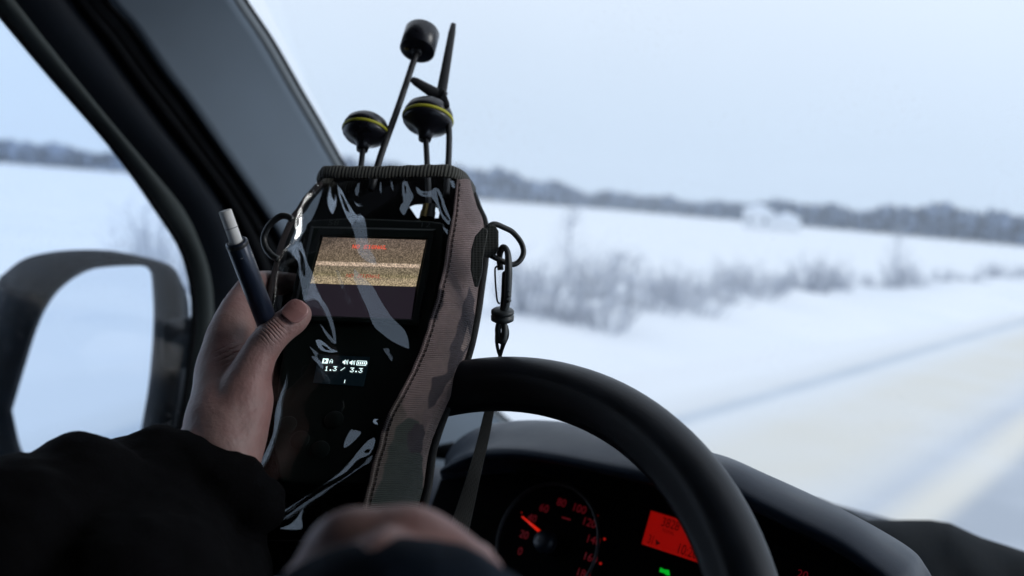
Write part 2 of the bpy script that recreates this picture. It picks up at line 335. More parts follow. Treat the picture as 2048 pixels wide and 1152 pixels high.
def roadmat():
    m = mat('snowy road', (.7, .72, .73), .55, spec=.4); t = m.node_tree; b = t.nodes['Principled BSDF']
    tc = t.nodes.new('ShaderNodeTexCoord'); mp = t.nodes.new('ShaderNodeMapping'); mp.inputs['Scale'].default_value = (1.1, .05, 1)
    t.links.new(tc.outputs['Object'], mp.inputs[0])
    n = t.nodes.new('ShaderNodeTexNoise'); n.inputs['Scale'].default_value = 1.3; n.inputs['Detail'].default_value = 4; t.links.new(mp.outputs[0], n.inputs['Vector'])
    s = t.nodes.new('ShaderNodeSeparateXYZ'); t.links.new(tc.outputs['Object'], s.inputs[0])
    w = t.nodes.new('ShaderNodeMath'); w.operation = 'MULTIPLY_ADD'; w.inputs[1].default_value = .16; w.inputs[2].default_value = -.08
    t.links.new(n.outputs['Fac'], w.inputs[0])
    yc = t.nodes.new('ShaderNodeMapRange'); yc.inputs['From Min'].default_value = 5; yc.inputs['From Max'].default_value = 60; yc.inputs['To Min'].default_value = -.1; yc.inputs['To Max'].default_value = 2.9
    t.links.new(s.outputs['Y'], yc.inputs['Value'])
    a0 = t.nodes.new('ShaderNodeMath'); t.links.new(s.outputs['X'], a0.inputs[0]); t.links.new(yc.outputs[0], a0.inputs[1])
    ad = t.nodes.new('ShaderNodeMath'); t.links.new(a0.outputs[0], ad.inputs[0]); t.links.new(w.outputs[0], ad.inputs[1])
    mr = t.nodes.new('ShaderNodeMapRange'); mr.inputs['From Min'].default_value = -8; mr.inputs['From Max'].default_value = 4
    t.links.new(ad.outputs[0], mr.inputs['Value'])
    r = t.nodes.new('ShaderNodeValToRGB'); t.links.new(mr.outputs[0], r.inputs[0])
    sn = (.84, .87, .91); blu = (.54, .60, .67); yel = (.74, .72, .66); brt = (.78, .75, .68); gry = (.42, .46, .52); wh = (.74, .76, .78)
    stops = [(-8, sn), (-5.2, sn), (-4.62, wh), (-4.50, blu), (-4.36, blu), (-4.22, (.76, .79, .82)), (-3.6, yel), (-2.9, yel), (-2.5, (.70, .71, .71)), (-2.25, (.56, .60, .66)),
             (-2.0, brt), (-1.88, brt), (-1.7, gry), (-.7, gry), (-.4, brt), (.5, yel), (.9, gry), (1.6, gry), (2.2, yel), (3.2, sn)]
    e = r.color_ramp.elements
    while len(e) > 1: e.remove(e[0])
    e[0].position = 0; e[0].color = (*sn, 1)
    for x, c in stops[1:]:
        q = e.new((x+8)/12); q.color = (*c, 1)
    n2 = t.nodes.new('ShaderNodeTexNoise'); n2.inputs['Scale'].default_value = .6; n2.inputs['Detail'].default_value = 5
    t.links.new(tc.outputs['Object'], n2.inputs['Vector'])
    mx = t.nodes.new('ShaderNodeMix'); mx.data_type = 'RGBA'; mx.inputs[7].default_value = (.82, .86, .92, 1)
    f = t.nodes.new('ShaderNodeMapRange'); f.inputs['From Min'].default_value = .42; f.inputs['From Max'].default_value = .75; f.inputs['To Max'].default_value = .35
    t.links.new(n2.outputs['Fac'], f.inputs['Value']); t.links.new(f.outputs[0], mx.inputs[0]); t.links.new(r.outputs[0], mx.inputs[6])
    t.links.new(mx.outputs[2], b.inputs['Base Color'])
    bp = t.nodes.new('ShaderNodeBump'); bp.inputs['Strength'].default_value = .4; bp.inputs['Distance'].default_value = .03
    t.links.new(n.outputs['Fac'], bp.inputs['Height']); t.links.new(bp.outputs[0], b.inputs['Normal'])
    return m
M['road'] = roadmat()
tag(mk('snow_field', [(-3000, -3000, -.02), (3000, -3000, -.02), (3000, 3000, -.02), (-3000, 3000, -.02)], [(0, 1, 2, 3)], M['snow']), 'wide white snow field reaching the far woods', 'snow', kind='structure')
tag(mk('road', [(-6.2, -400, .01), (4.2, -400, .01), (4.2, 1500, .01), (-6.2, 1500, .01)], [(0, 1, 2, 3)], M['road']), 'snow covered road with yellowish slush and tyre tracks', 'road', kind='structure')
# snow verge between road and field
ys = np.concatenate([np.linspace(-60, 100, 320), np.linspace(101, 700, 60)]); xs = np.linspace(-6.1, -15, 46)
def hn(x, y):
    return (np.sin(x*1.7+y*.31)+np.sin(y*.83-x*.9)+np.sin(y*.27+2)+np.sin(y*1.9+x*2.3)*.4)/3.4
VG = []
for y in ys:
    row = []
    for x in xs:
        t = (-6.1-x)/8.9; z = .30*math.sin(min(t*2.6, 1)*math.pi/2)*(1 if t < .55 else max(0, 1-(t-.55)/.45))+.13*hn(x, y)*math.sin(math.pi*t)
        row.append((x, y, z-.03))
    VG.append(row)
tag(grid('snow_verge', VG, M['snow'], uv=False), 'low uneven snow bank along the far road edge', 'snow bank', kind='structure')

# ------------------------------------------------------------------ far woods (stuff)
def forestmat():
    m = mat('far woods', (.05, .06, .07), .9); t = m.node_tree; b = t.nodes['Principled BSDF']
    tc = t.nodes.new('ShaderNodeTexCoord'); n = t.nodes.new('ShaderNodeTexNoise'); n.inputs['Scale'].default_value = .28; n.inputs['Detail'].default_value = 5
    t.links.new(tc.outputs['Object'], n.inputs['Vector'])
    r = t.nodes.new('ShaderNodeValToRGB'); e = r.color_ramp.elements
    e[0].position = .42; e[0].color = (.035, .052, .085, 1); e[1].position = .70; e[1].color = (.27, .35, .50, 1)
    t.links.new(n.outputs['Fac'], r.inputs[0]); t.links.new(r.outputs[0], b.inputs['Base Color']); return m
M['forest'] = forestmat()
fx = [-700, -300, 0, 230, 420, 700, 940, 1120, 1180, 1300, 1600, 2048, 2400, 2900]
fdist = [260, 300, 330, 330, 380, 430, 430, 520, 600, 640, 520, 420, 380, 350]      # distance in metres
fhgt = [7, 7.2, 7.2, 7, 9, 14, 15, 15, 12, 12, 13, 15.5, 15, 14]
mb = MB()
for k in range(6200):
    px = random.uniform(-700, 2900); d = np.interp(px, fx, fdist)*(1+random.random()**1.5*.30); h = np.interp(px, fx, fhgt)*random.uniform(.74, 1.0)*(1+.10*math.sin(px*.021)+.08*math.sin(px*.057+1))
    r = ray(px, 420); r = np.array([r[0], r[1], 0]); r /= np.linalg.norm(r); c = r*d
    con = random.random() < .5; w = h*random.uniform(.13, .2)*(1 if con else 1.5); seg = 5
    levels = 4 if con else 3
    for L in range(levels):
        z0 = h*(.08+.92*L/levels) if con else h*(.25+.6*L/levels); z1 = z0+h*.42 if con else z0+h*.34
        rr = w*(1-.75*L/levels) if con else w*random.uniform(.6, 1)
        ph = random.random()*6; zc = min(z1, h)
        V = [(c[0]+rr*random.uniform(.6, 1.3)*math.cos(ph+2*math.pi*s/seg), c[1]+rr*random.uniform(.6, 1.3)*math.sin(ph+2*math.pi*s/seg), z0+random.uniform(-.4, .4)) for s in range(seg)]
        V.append((c[0]+random.uniform(-.3, .3), c[1], zc)); V.append((c[0], c[1], z0-(.0 if con else h*.15)))
        mb.add(V, [(s, (s+1) % seg, seg) for s in range(seg)]+[((s+1) % seg, s, seg+1) for s in range(seg)])
    if k % 3 == 0: mb.add([(c[0]-.12, c[1], 0), (c[0]+.12, c[1], 0), (c[0], c[1]+.15, h*.7)], [(0, 1, 2)])
tag(mb.build('far_forest', M['forest'], smooth=False, fixn=False), 'dark bluish snow dusted woods along the horizon', 'forest', kind='stuff')

# ------------------------------------------------------------------ white house by the woods
hm = mat('white wall', (.80, .82, .85), .7, noise=.04, nscale=1); hr = mat('snowy roof', (.86, .9, .96), .8); hw = mat('house window', (.35, .38, .42), .2)
hc = HZ(1538, 461, 0)*1.0; hdir = unit([hc[0], hc[1], 0]); hs = np.array([hdir[1], -hdir[0], 0])
house = empty('house', hc, 'small white snow covered house standing before the dark woods', 'house')
AX = [hs, hdir, np.array([0, 0, 1.])]
mb = MB(); mb.box(hc+hs*-2.2+np.array([0, 0, 1.7]), (5.6, 5, 3.4), AX); mb.build('wall', hm, house, smooth=False)
mb = MB(); mb.box(hc+hs*3.0+np.array([0, 0, 1.3]), (5.2, 4.4, 2.6), AX); mb.build('annex', hm, house, smooth=False)
def gable(c, w, dp, z0, h):
    a = [c+hs*(-w/2)-hdir*dp/2, c+hs*(w/2)-hdir*dp/2, c+hs*(w/2)+hdir*dp/2, c+hs*(-w/2)+hdir*dp/2]
    r0 = c-hdir*dp/2; r1 = c+hdir*dp/2; z = np.array([0, 0, z0]); zz = np.array([0, 0, z0+h])
    V = [p+z for p in a]+[r0+zz, r1+zz]
    mb = MB(); mb.add(V, [(0, 1, 2, 3), (0, 4, 5, 3), (1, 2, 5, 4), (0, 1, 4), (2, 3, 5)]); return mb
gable(hc+hs*-2.2, 6.4, 6, 3.403, 1.5).build('roof', hr, house, smooth=False)
gable(hc+hs*3.0, 5.8, 5.2, 2.603, 1.1).build('roof', hr, house, smooth=False)
for q in (-3.8, -.8):
    mb = MB(); mb.box(hc+hs*q-hdir*2.5+np.array([0, 0, 1.7]), (.9, .06, 1.1), AX); mb.build('window', hw, house, smooth=False)

# ------------------------------------------------------------------ roadside shrubs and saplings
tw = mat('bare twigs', (.42, .45, .51), .9, noise=.3, nscale=5)
def shrub_mesh(seed, h, w, n):
    r = random.Random(seed); mb = MB()
    for k in range(n):
        a = r.random()*6.283; rr = w*r.random()*.35; b = np.array([rr*math.cos(a), rr*math.sin(a), 0]); L = h*r.uniform(.45, 1)
        lean = r.uniform(.1, .75); t = b+np.array([math.cos(a)*L*lean*w/h, math.sin(a)*L*lean*w/h, L]); mid = (b+t)/2+np.array([r.uniform(-.06, .06), r.uniform(-.06, .06), .04])
        pts = spline([b, mid, t], 4); mb.tube(pts, [.009, .007, .005, .002], 3, caps=False)
        for j in range(4):
            s = pts[1]+(pts[3]-pts[1])*r.random(); e = s+np.array([r.uniform(-.22, .22), r.uniform(-.22, .22), r.uniform(.05, .28)])*h*.8
            mb.tube([s, e], [.005, .002], 3, caps=False)
    return mb
protos = [(shrub_mesh(i, h, w, n).build('roadside_shrub', tw, None, smooth=False, fixn=False), h) for i, (h, w, n) in enumerate([(1.1, .8, 56), (.8, .9, 38), (.9, .7, 34), (.65, 1.0, 44)])]
pl = []
for px, py in [(1060, 640), (1085, 600), (1115, 655), (1150, 650), (1178, 610), (1200, 665), (1290, 640), (1300, 600), (1345, 628), (1390, 640), (1400, 605), (1440, 618), (1475, 600),
               (1500, 610), (1545, 604), (1580, 592), (1625, 596), (1655, 586), (1690, 590), (1740, 584), (1790, 578), (1840, 578), (1890, 570), (1935, 572), (1985, 562), (2020, 564), (2045, 556)]:
    pl.append((px+random.uniform(-8, 8), py))
lab = ['bare grey roadside shrub with thin upright twigs in the snow', 'low spreading bare shrub poking through the snow bank', 'sparse bare shrub at the snowy road edge', 'wide dense tangle of bare twigs on the verge']
first = {}
for i, (px, py) in enumerate(pl):
    k = i % 4; o0, h = protos[k]
    if k not in first: o = o0; first[k] = 1
    else: o = o0.copy(); COL.objects.link(o)
    g = HZ(px, py, .12); o.location = (g[0], g[1], .02); o.rotation_euler[2] = random.random()*6.28; s = random.uniform(.8, 1.15); o.scale = (s*1.25, s*1.25, s)
    tag(o, lab[k], 'shrub', 'bare shrubs along the far road edge')
def sapling(px, py, h, label, seed):
    g = HZ(px, py, .1); root = empty('sapling', (g[0], g[1], .0), label, 'tree'); r = random.Random(seed)
    mb = MB(); tr = spline([(g[0], g[1], -.1), (g[0]+.03, g[1], h*.5), (g[0]+.02, g[1]+.04, h)], 8); mb.tube(tr, np.linspace(.028, .008, 8), 6); mb.build('trunk', tw, root)
    mb = MB()
    for k in range(46):
        z = r.uniform(.25, 1)*h; a = r.random()*6.28; L = (h-z)*.3+.18
        s = np.array([g[0]+.02, g[1]+.02, z]); e = s+np.array([math.cos(a)*L, math.sin(a)*L, L*r.uniform(.3, 1.1)]); mb.tube([s, e], [.007, .002], 3, caps=False)
        for j in range(3):
            q = s+(e-s)*r.random(); f = q+np.array([r.uniform(-.12, .12), r.uniform(-.12, .12), r.uniform(.02, .15)]); mb.tube([q, f], [.004, .0015], 3, caps=False)
    mb.build('crown', tw, root, smooth=False, fixn=False)
sapling(1251, 668, 1.25, 'thin bare sapling rising tallest among the roadside shrubs', 3)
sapling(1216, 640, 1.15, 'crooked bare sapling just left of the tallest sapling', 4)
sapling(1783, 580, 2.0, 'bare young tree standing farther along the road edge', 5)
sapling(1130, 560, 1.9, 'pale bare young tree behind the nearest roadside shrubs', 6)
gg = HX(332, 500, -12.)
root = empty('roadside_tree', (gg[0], gg[1], 0), 'bare leafless bush seen through the side window by the mirror', 'tree')
o = protos[0][0].copy(); o.name = 'crown'; COL.objects.link(o); o.scale = (1.5, 1.5, 1.35); o.location = (0, 0, 0); o.parent = root
for kk in list(o.keys()):
    if kk in ('label', 'category', 'group'): del o[kk]
mb = MB(); mb.tube([(gg[0], gg[1], -.1), (gg[0], gg[1], .9)], [.03, .015], 6); mb.build('trunk', tw, root)

# ------------------------------------------------------------------ the van
van = empty('van', (0, 0, 0), 'dark van cab seen from inside with wheel, dashboard, pillar and side mirror', 'van')
# -- windscreen pillar
N = 60
Gc = spline([(-160, -160), (-60, -45), (0, 30), (100, 150), (200, 265), (262, 345), (320, 430), (358, 490), (378, 551), (386, 625), (378, 718), (360, 836), (335, 960), (300, 1080)], N)
Sc = spline([(-110, -200), (-30, -75), (29, 0), (104, 96), (208, 225), (292, 325), (367, 417), (402, 490), (421, 551), (428, 625), (421, 718), (400, 800), (372, 960), (335, 1100)], N)
Dc = spline([(10, -200), (90, -70), (142, 0), (233, 125), (317, 242), (396, 342), (440, 405), (475, 480), (500, 560), (515, 650), (515, 740), (500, 850), (480, 980), (450, 1120)], N)
Lc = spline([(90, -230), (170, -80), (217, 0), (267, 54), (325, 137), (375, 200), (437, 287), (500, 375), (537, 429), (600, 525), (665, 640), (735, 760), (810, 890), (880, 1010)], N)
# boundary between the windscreen and the trim
Rd = lambda py: 1.02+.48*py/830.
Rp = [(360, -230), (443, -80), (487, 0), (542, 83), (600, 184), (640, 252), (683, 329), (745, 436), (812, 550), (880, 668), (940, 770), (1000, 832), (1040, 860), (1080, 885)]
Rc = spline(Rp, N)
Ic = Rc-np.stack([np.linspace(22, 12, N), np.linspace(0, 0, N)], 1)
G3 = np.array([HX(x, y, -.98) for x, y in Gc]); S3 = np.array([HX(x, y, -.962) for x, y in Sc]); D3 = np.array([HX(x, y, -.945) for x, y in Dc]); L3 = np.array([HX(x, y, -.915) for x, y in Lc])
R3 = np.array([P(x, y, Rd(y)) for x, y in Rc]); I3 = np.array([P(x, y, Rd(y)-.012) for x, y in Ic])
def strip(name, rows, m, parent, **k): return grid(name, np.stack(rows, 0), m, parent, **k)
def bulge(A, B, n, dirn, amt):
    return [A*(1-t)+B*t+np.asarray(dirn)*amt*math.sin(math.pi*t) for t in np.linspace(0, 1, n)]
wp = MB()
pil = strip('pillar_trim', bulge(L3, I3, 12, (.8, -.5, 0), .005), M['pillar'], van, solid=.01)
strip('pillar_edge', bulge(I3, R3, 4, (.7, -.6, 0), .003), M['pillar_lip'], pil, solid=.006)
R3b = np.array([P(x+7, y-3, Rd(y)+.012) for x, y in Rc])
strip('windscreen_gasket', [R3+np.array([.0, .004, 0]), (R3+R3b)/2+np.array([.002, 0, 0]), R3b], M['rubber'], van, solid=.004)
L4 = np.array([HX(x+26, y, -.955) for x, y in Lc])
strip('door_seal', [D3, (D3+L3)/2+np.array([-.02, 0.012, 0]), L3+np.array([-.012, .004, 0]), L4], M['rubber'], van)
door = strip('door_frame', bulge(S3, D3, 6, (1, 0, 0), .008), M['door'], van)
strip('window_trim', bulge(G3+np.array([.004, 0, 0]), S3, 5, (1, 0, 0), .006), M['seal'], door)
mb = MB(); mb.tube(G3+np.array([.003, 0, 0]), .004, 8); mb.build('glass_run', M['rubber'], door)
mb = MB(); a3 = D3*.62+L3*.38+np.array([-.004, 0, 0]); mb.tube(a3, .007, 8); a4 = D3*.3+L3*.7+np.array([-.008, 0, 0]); mb.tube(a4, .006, 8); mb.build('weatherstrip', M['rubber'], door)
# side glass, door lower, walls, roof
M['sideglass'] = glass('side glass', (.78, .87, .97), dirt=.16, haze=.004, dscale=170)
M['screen'] = glass('windscreen glass', (.95, .975, .99), dirt=.12, haze=.004, dscale=110)
sgp = [(-.983, p[1], p[2]) for p in S3[6:52]]+[(-.983, .9, 1.45), (-.983, -.75, 1.45), (-.983, -.75, S3[6][2])]
mk('side_glass', sgp, [tuple(range(len(sgp)))], M['sideglass'], door, smooth=False)
mb = MB(); mb.box((-1.0, .05, 1.07), (.07, 2.5, .80)); mb.box((-.97, .1, 1.49), (.05, 1.4, .05)); mb.build('door_panel', M['black_plastic'], door, smooth=False)
mb = MB(); mb.box((-1.0, -1.0, 1.6), (.06, .5, 1.3)); mb.build('side_wall', M['liner'], van, smooth=False)
mb = MB(); mb.box((.1, -.44, 2.245), (2.3, 1.9, .05)); mb.box((-.985, -.2, 2.205), (.05, 1.3, .05)); mb.build('roof', M['liner'], van, smooth=False)
mb = MB(); mb.box((.1, -1.2, 1.4), (2.3, .05, 1.9)); mb.build('bulkhead', M['door'], van, smooth=False)
mb = MB(); mb.box((.1, .1, .55), (2.3, 2.6, .05)); mb.build('floor', M['rubber'], van, smooth=False)
mb = MB(); mb.box((1.2, .1, 1.05), (.06, 2.6, .95)); mb.box((1.2, -.8, 1.85), (.06, .8, .8)); mb.box((1.2, .2, 2.2), (.06, 1.3, .06))
mb.tube([(1.16, .5, 2.23), (1.17, 1.24, 1.5)], .05, 8); mb.build('passenger_door', M['door'], van, smooth=False)
mk('passenger_glass', [(1.2, -.4, 1.52), (1.2, 1.1, 1.52), (1.2, .5, 2.18), (1.2, -.4, 2.18)], [(0, 1, 2, 3)], M['sideglass'], van, smooth=False)
# windscreen: slightly bowed sheet
def wsp(x, z):
    bow = .16*(1-((x-.13)/1.1)**2); return np.array([x, 1.17-(z-1.62)*1.04+bow+.012, z])
WG = []
for z in np.linspace(1.42, 2.27, 14):
    xl = np.interp(z, [1.42, 1.62, 2.15, 2.27], [-.975, -.95, -.845, -.82])
    WG.append([wsp(x, z) for x in np.linspace(xl-.06, 1.14-(z-1.62)*.15, 24)])
for r in WG:  # keep the left edge on the pillar line
    for i, p in enumerate(r): pass
grid('windscreen', WG, M['screen'], van)
# bonnet
mb = MB(); BG = [[(x, y, 1.36-.30*((y-1.3)/.9)**1.6-.05*((x-.1)/1.0)**2) for x in np.linspace(-.9, 1.1, 12)] for y in np.linspace(1.3, 2.2, 8)]
grid('bonnet', BG, M['paint'], van, solid=.01)
# outer door skin
mk('outer_door', [(-1.06, -1.3, .5), (-1.06, 1.3, .5), (-1.06, 1.3, 1.42), (-1.06, -1.3, 1.42)], [(0, 1, 2, 3)], M['paint'], van, solid=.01, smooth=False)

# -- dashboard
dash = empty('dashboard', (-.3, .8, 1.5)); setpar(dash, van)
def HYl(pts, y, n): return np.array([HY(a, b, y) for a, b in spline(pts, n)])
DT = []
for y in np.linspace(.60, 1.46, 24):
    row = []
    for x in np.linspace(-1.0, 1.17, 50):
        z = 1.545+.012*math.sin((y-.6)*5)-.02*max(0, (.72-y)/.12)**2*4+.02*math.exp(-((x+.98)/.12)**2)
        row.append((x, y, z))
    DT.append(row)
grid('dash_top', DT, M['dash'], dash)
mb = MB(); mb.box((.08, .66, 1.2), (2.1, .12, .62)); mb.build('dash_front', M['black_plastic'], dash, smooth=False, bev=.02)
# left corner: low step and air vent by the pillar
mb = MB(); c = P(905, 985, 1.02)
mb.sphere(c+np.array([-.02, 0, -.055]), .10, 3, (1.0, .8, .75)); mb.build('vent_pod', M['dash'], dash)
mb = MB(); mb.tube([P(868, 905, 1.2), P(905, 903, 1.2), P(930, 915, 1.19)], [.008, .012, .006], 10, flat=.5); mb.build('air_vent', M['rubber'], dash)
# -- instrument hood
A = [(884, 962), (885, 935), (891, 915), (905, 890), (923, 873), (954, 856), (997, 845), (1048, 840), (1095, 840), (1135, 844), (1174, 852), (1240, 866), (1330, 892), (1433, 924), (1524, 957), (1598, 988), (1699, 1038), (1786, 1081), (1834, 1112), (1852, 1138), (1858, 1175)]
B = [(893, 965), (888, 940), (895, 928), (912, 915), (935, 904), (960, 896), (990, 890), (1040, 889), (1085, 893), (1135, 900), (1180, 908), (1240, 918), (1330, 930), (1437, 934), (1524, 979), (1611, 1022), (1699, 1064), (1764, 1112), (1800, 1140), (1815, 1158), (1830, 1190)]
Cc = [(905, 960), (902, 952), (915, 950), (930, 945), (950, 935), (975, 930), (1000, 928), (1050, 928), (1090, 932), (1135, 940), (1180, 950), (1240, 965), (1330, 985), (1425, 1000), (1510, 1035), (1590, 1075), (1670, 1115), (1725, 1150), (1760, 1180), (1790, 1210), (1810, 1240)]
n = 90
def res(pts, idx):  # same index parametrisation for all three lists
    pts = np.array(pts, float); t = np.linspace(0, len(pts)-1, n)
    q = np.vstack([2*pts[0]-pts[1], pts, 2*pts[-1]-pts[-2]]); out = []
    for s in t:
        i = min(int(s), len(pts)-2); u = s-i; a, b, c, d = q[i], q[i+1], q[i+2], q[i+3]
        out.append(.5*((2*b)+(-a+c)*u+(2*a-5*b+4*c-d)*u*u+(-a+3*b-3*c+d)*u**3))
    return np.array(out)
Aw = np.array([HY(a, b, .655) for a, b in res(A, 0)]); Bw = np.array([HY(a, b, .575) for a, b in res(B, 0)]); Cw = np.array([HY(a, b, .572) for a, b in res(Cc, 0)])
back = Aw+np.array([0, .10, -.06]); back2 = Aw+np.array([0, .14, -.30]); inn = Cw+np.array([0, .15, -.004]); inn2 = inn+np.array([0, .03, -.2])
rows = [back2, back]
for t in np.linspace(0, 1, 5): rows.append(Aw*(1-t)+(Bw+np.array([0, .006, .002]))*t+np.array([0, 0, .006])*math.sin(math.pi*t))
for a in np.linspace(0, 1, 5)[1:]:
    rows.append(Bw*(1-a)+Cw*a+np.array([0, -.010, .003])*math.sin(math.pi*a))
rows += [inn, inn2]
hd = grid('instrument_hood', np.array(rows), M['dash'], dash, sub=1)

# -- cluster face, dial, needle, display
CT = R_(24); cn = np.array([0, -math.cos(CT), math.sin(CT)]); cx = np.array([1., 0, 0]); cy = np.cross(cn, cx)  # up on the face
if cy[2] < 0: cy = -cy
c0 = P(1095, 1085, .80)
def CP(px, py, h=0.): return hit(px, py, c0+cn*h, cn)
clu = empty('instrument_cluster', c0); setpar(clu, van)
mb = MB(); mb.box(c0+cx*.10-cy*.06-cn*.012, (.46, .02, .22), [cx, cn, cy]); mb.build('cluster_face', M['cluster'], clu, smooth=False)
red = emis('dial red', (.8, .02, .05), .085); needle = emis('needle red', (1, .02, .005), .6); lcd = emis('red display', (.8, .006, .002), .25, base=(.02, 0, 0)); ink = mat('display ink', (.012, .001, .001), .8)
green = emis('green lamp', (.0, .75, .03), .5); halo = emis('scale dots', (1, .02, .01), .3)
def text_mesh(s, size):
    cu = bpy.data.curves.new('t', 'FONT'); cu.body = s; cu.size = size; cu.align_x = 'CENTER'; cu.align_y = 'CENTER'; cu.resolution_u = 4
    o = bpy.data.objects.new('t', cu); COL.objects.link(o); dg = bpy.context.evaluated_depsgraph_get(); me = bpy.data.meshes.new_from_object(o.evaluated_get(dg))
    V = np.array([v.co[:] for v in me.vertices]); F = [tuple(p.vertices) for p in me.polygons]; bpy.data.objects.remove(o); bpy.data.meshes.remove(me); return V, F
def put_text(name, s, size, c, X, Y, m, parent, wid=1., offs=None):
    V, F = text_mesh(s, size); V3 = [np.asarray(c)+np.asarray(X)*v[0]*wid+np.asarray(Y)*v[1] for v in V]
    if offs:
        n0 = len(V3); V3 = V3+[v+offs for v in V3]; F = F+[tuple(i+n0 for i in f) for f in F]
    return mk(name, V3, F, m, parent, smooth=False)
dial = MB(); 
def ringpts(r, a0, a1, n, h): return [c0+cx*r*math.sin(a)+cy*r*math.cos(a)+cn*h for a in np.linspace(a0, a1, n)]
dial.tube(ringpts(.0475, R_(-125), R_(125), 60, .002), .0013, 6)
spd = dial.build('speedometer', mat('dial rim', (.012, .015, .02), .4), clu)
for s, px, py in [('0', 1040, 1103), ('20', 1048, 1070), ('40', 1064, 1037), ('60', 1088, 1017), ('80', 1123, 1006), ('100', 1158, 1018), ('120', 1178, 1046), ('140', 1186, 1081), ('160', 1180, 1116), ('180', 1166, 1148)]:
    put_text('numeral', s, .0088, CP(px, py, .001), cx, cy, red, spd, 1.05)
for px, py, r in [(1196, 1031, .0005), (1209, 1078, .0014), (1201, 1127, .0015), (1043, 1025, .0007)]: MB().sphere(CP(px, py, .001), r*.8, 1).build('scale_mark', halo, spd)
mb = MB(); mb.slab([CP(1124, 1033, .001), CP(1141, 1038, .001), CP(1141, 1041, .001), CP(1124, 1036, .001)], cn, .0003); mb.build('trip_mark', red, spd, smooth=False)
mb = MB(); mb.tube([CP(1094, 1076, .006), CP(1070, 1055, .006), CP(1044, 1033, .006)], [.0016, .0011, .0005], 8); mb.build('needle', needle, spd)
mb = MB(); mb.lathe([(.009, 0), (.0095, .004), (.008, .009), (.003, .010)], c0, cn, 24); mb.build('needle_hub', mat('needle hub', (.012, .018, .03), .35), spd)
# display
q = [CP(1302, 1021, .001), CP(1283, 1088, .001)]; lx = unit(cx); Lh = q[1]-q[0]
wl = .062
dsp = mk('trip_display', [q[0], q[0]+lx*wl, q[1]+lx*wl, q[1]], [(0, 1, 2, 3)], lcd, clu, smooth=False)
put_text('odometer', '3828', .0098, CP(1341, 1049, .0016), cx, cy, ink, dsp, .8)
put_text('odometer_caption', 'TOTAL', .0035, CP(1336, 1064, .0016), cx, cy, ink, dsp, .95)
put_text('odometer', '31', .0094, CP(1302, 1080, .0016), cx, cy, ink, dsp, .6)
put_text('clock', '10:26', .0105, CP(1374, 1103, .0016), cx, cy, ink, dsp, .75)
mb = MB(); mb.slab([CP(1312, 1079, .0012), CP(1312, 1090, .0012), CP(1321, 1087, .0012)], cn, .0003); mb.build('arrow_mark', ink, dsp, smooth=False)
mb = MB(); mb.slab([CP(a, b, .001) for a, b in [(1321, 1135), (1329, 1139), (1338, 1140), (1340, 1151), (1332, 1150), (1328, 1146), (1319, 1144)]], cn, .0003); mb.build('side_light_lamp', green, clu, smooth=False)
# second dial right edge, mostly below frame
put_text('numeral', '20', .008, CP(1605, 1150, .001), cx, cy, red, clu, 1.)

# -- steering wheel
WT = R_(36); wc = np.array([-.34, .36, 1.691]); wx = np.array([1., 0, 0]); wu = np.array([0, math.sin(WT), math.cos(WT)]); wn = np.array([0, -math.cos(WT), math.sin(WT)])
SW = []
for k in range(144):
    a = 2*math.pi*k/144; rd = wx*math.cos(a)+wu*math.sin(a); row = []
    for j in range(28):
        b = 2*math.pi*j/28; rr = .0162*(1+.05*math.cos(2*b)); x = rr*math.cos(b); z = rr*math.sin(b)
        if math.cos(b-2.25) > .93: x *= .93; z *= .93        # seam on the inner front side
        row.append(wc+rd*(.185+x)+wn*z*1.0)
    SW.append(row)
SW.append(SW[0]); wheel = grid('steering_wheel', SW, M['wheel'], van, closed=True, uv=False)
mb = MB(); hubc = wc-wn*.035
mb.lathe([(.02, -.06), (.062, -.05), (.066, -.01), (.05, .012), (.01, .018)], hubc, wn, 40); mb.build('hub', M['black_plastic'], wheel)
for a in (-8, 188, 262, 278):
    rd = wx*math.cos(R_(a))+wu*math.sin(R_(a)); mb = MB(); mb.tube([hubc+rd*.04, wc+rd*.10-wn*.02, wc+rd*.18], [.02, .017, .012], 12, flat=.6, up=wn); mb.build('spoke', M['black_plastic'], wheel)
mb = MB(); mb.tube([hubc-wn*.02, hubc-wn*.22], .035, 20); mb.build('steering_column', M['black_plastic'], van)

# -- door mirror
mx_ = -1.27
def MP(px, py, h=0.): return hit(px, py, mp0+mn*h, mn)
mp0 = P(170, 690, 1.26); mn = unit(np.array([.30, -.95, .03]))
mir = empty('side_mirror', mp0); setpar(mir, van)
out = [(-40, 800), (-30, 690), (0, 560), (20, 535), (55, 510), (100, 499), (150, 495), (200, 496), (250, 503), (305, 516), (340, 532), (356, 570), (359, 640), (357, 720), (352, 800), (342, 880), (325, 960), (290, 1010), (200, 1030), (60, 1030), (-20, 990), (-45, 900)]
inn_ = [(-4, 830), (24, 745), (47, 675), (74, 615), (104, 576), (140, 550), (172, 539), (210, 534), (250, 532), (284, 532), (297, 535), (303, 546), (306, 580), (308, 625), (305, 690), (298, 760), (288, 820), (278, 880), (268, 940), (235, 965), (160, 970), (60, 960), (20, 910)]
Oc = spline(out+[out[0]], 90)[:-1]; Inc = spline(inn_+[inn_[0]], 90)[:-1]
Ow = np.array([MP(a, b, 0) for a, b in Oc]); Iw = np.array([MP(a, b, 0) for a, b in Inc])
cen = Ow.mean(0)
rows = [cen+(Ow-cen)*.40-mn*.11, cen+(Ow-cen)*.62-mn*.09, cen+(Ow-cen)*.84-mn*.05, cen+(Ow-cen)*.985-mn*.010, Ow*.9+Iw*.1+mn*.010, Ow*.5+Iw*.5+mn*.013, Ow*.12+Iw*.88+mn*.006, Iw-mn*.012]
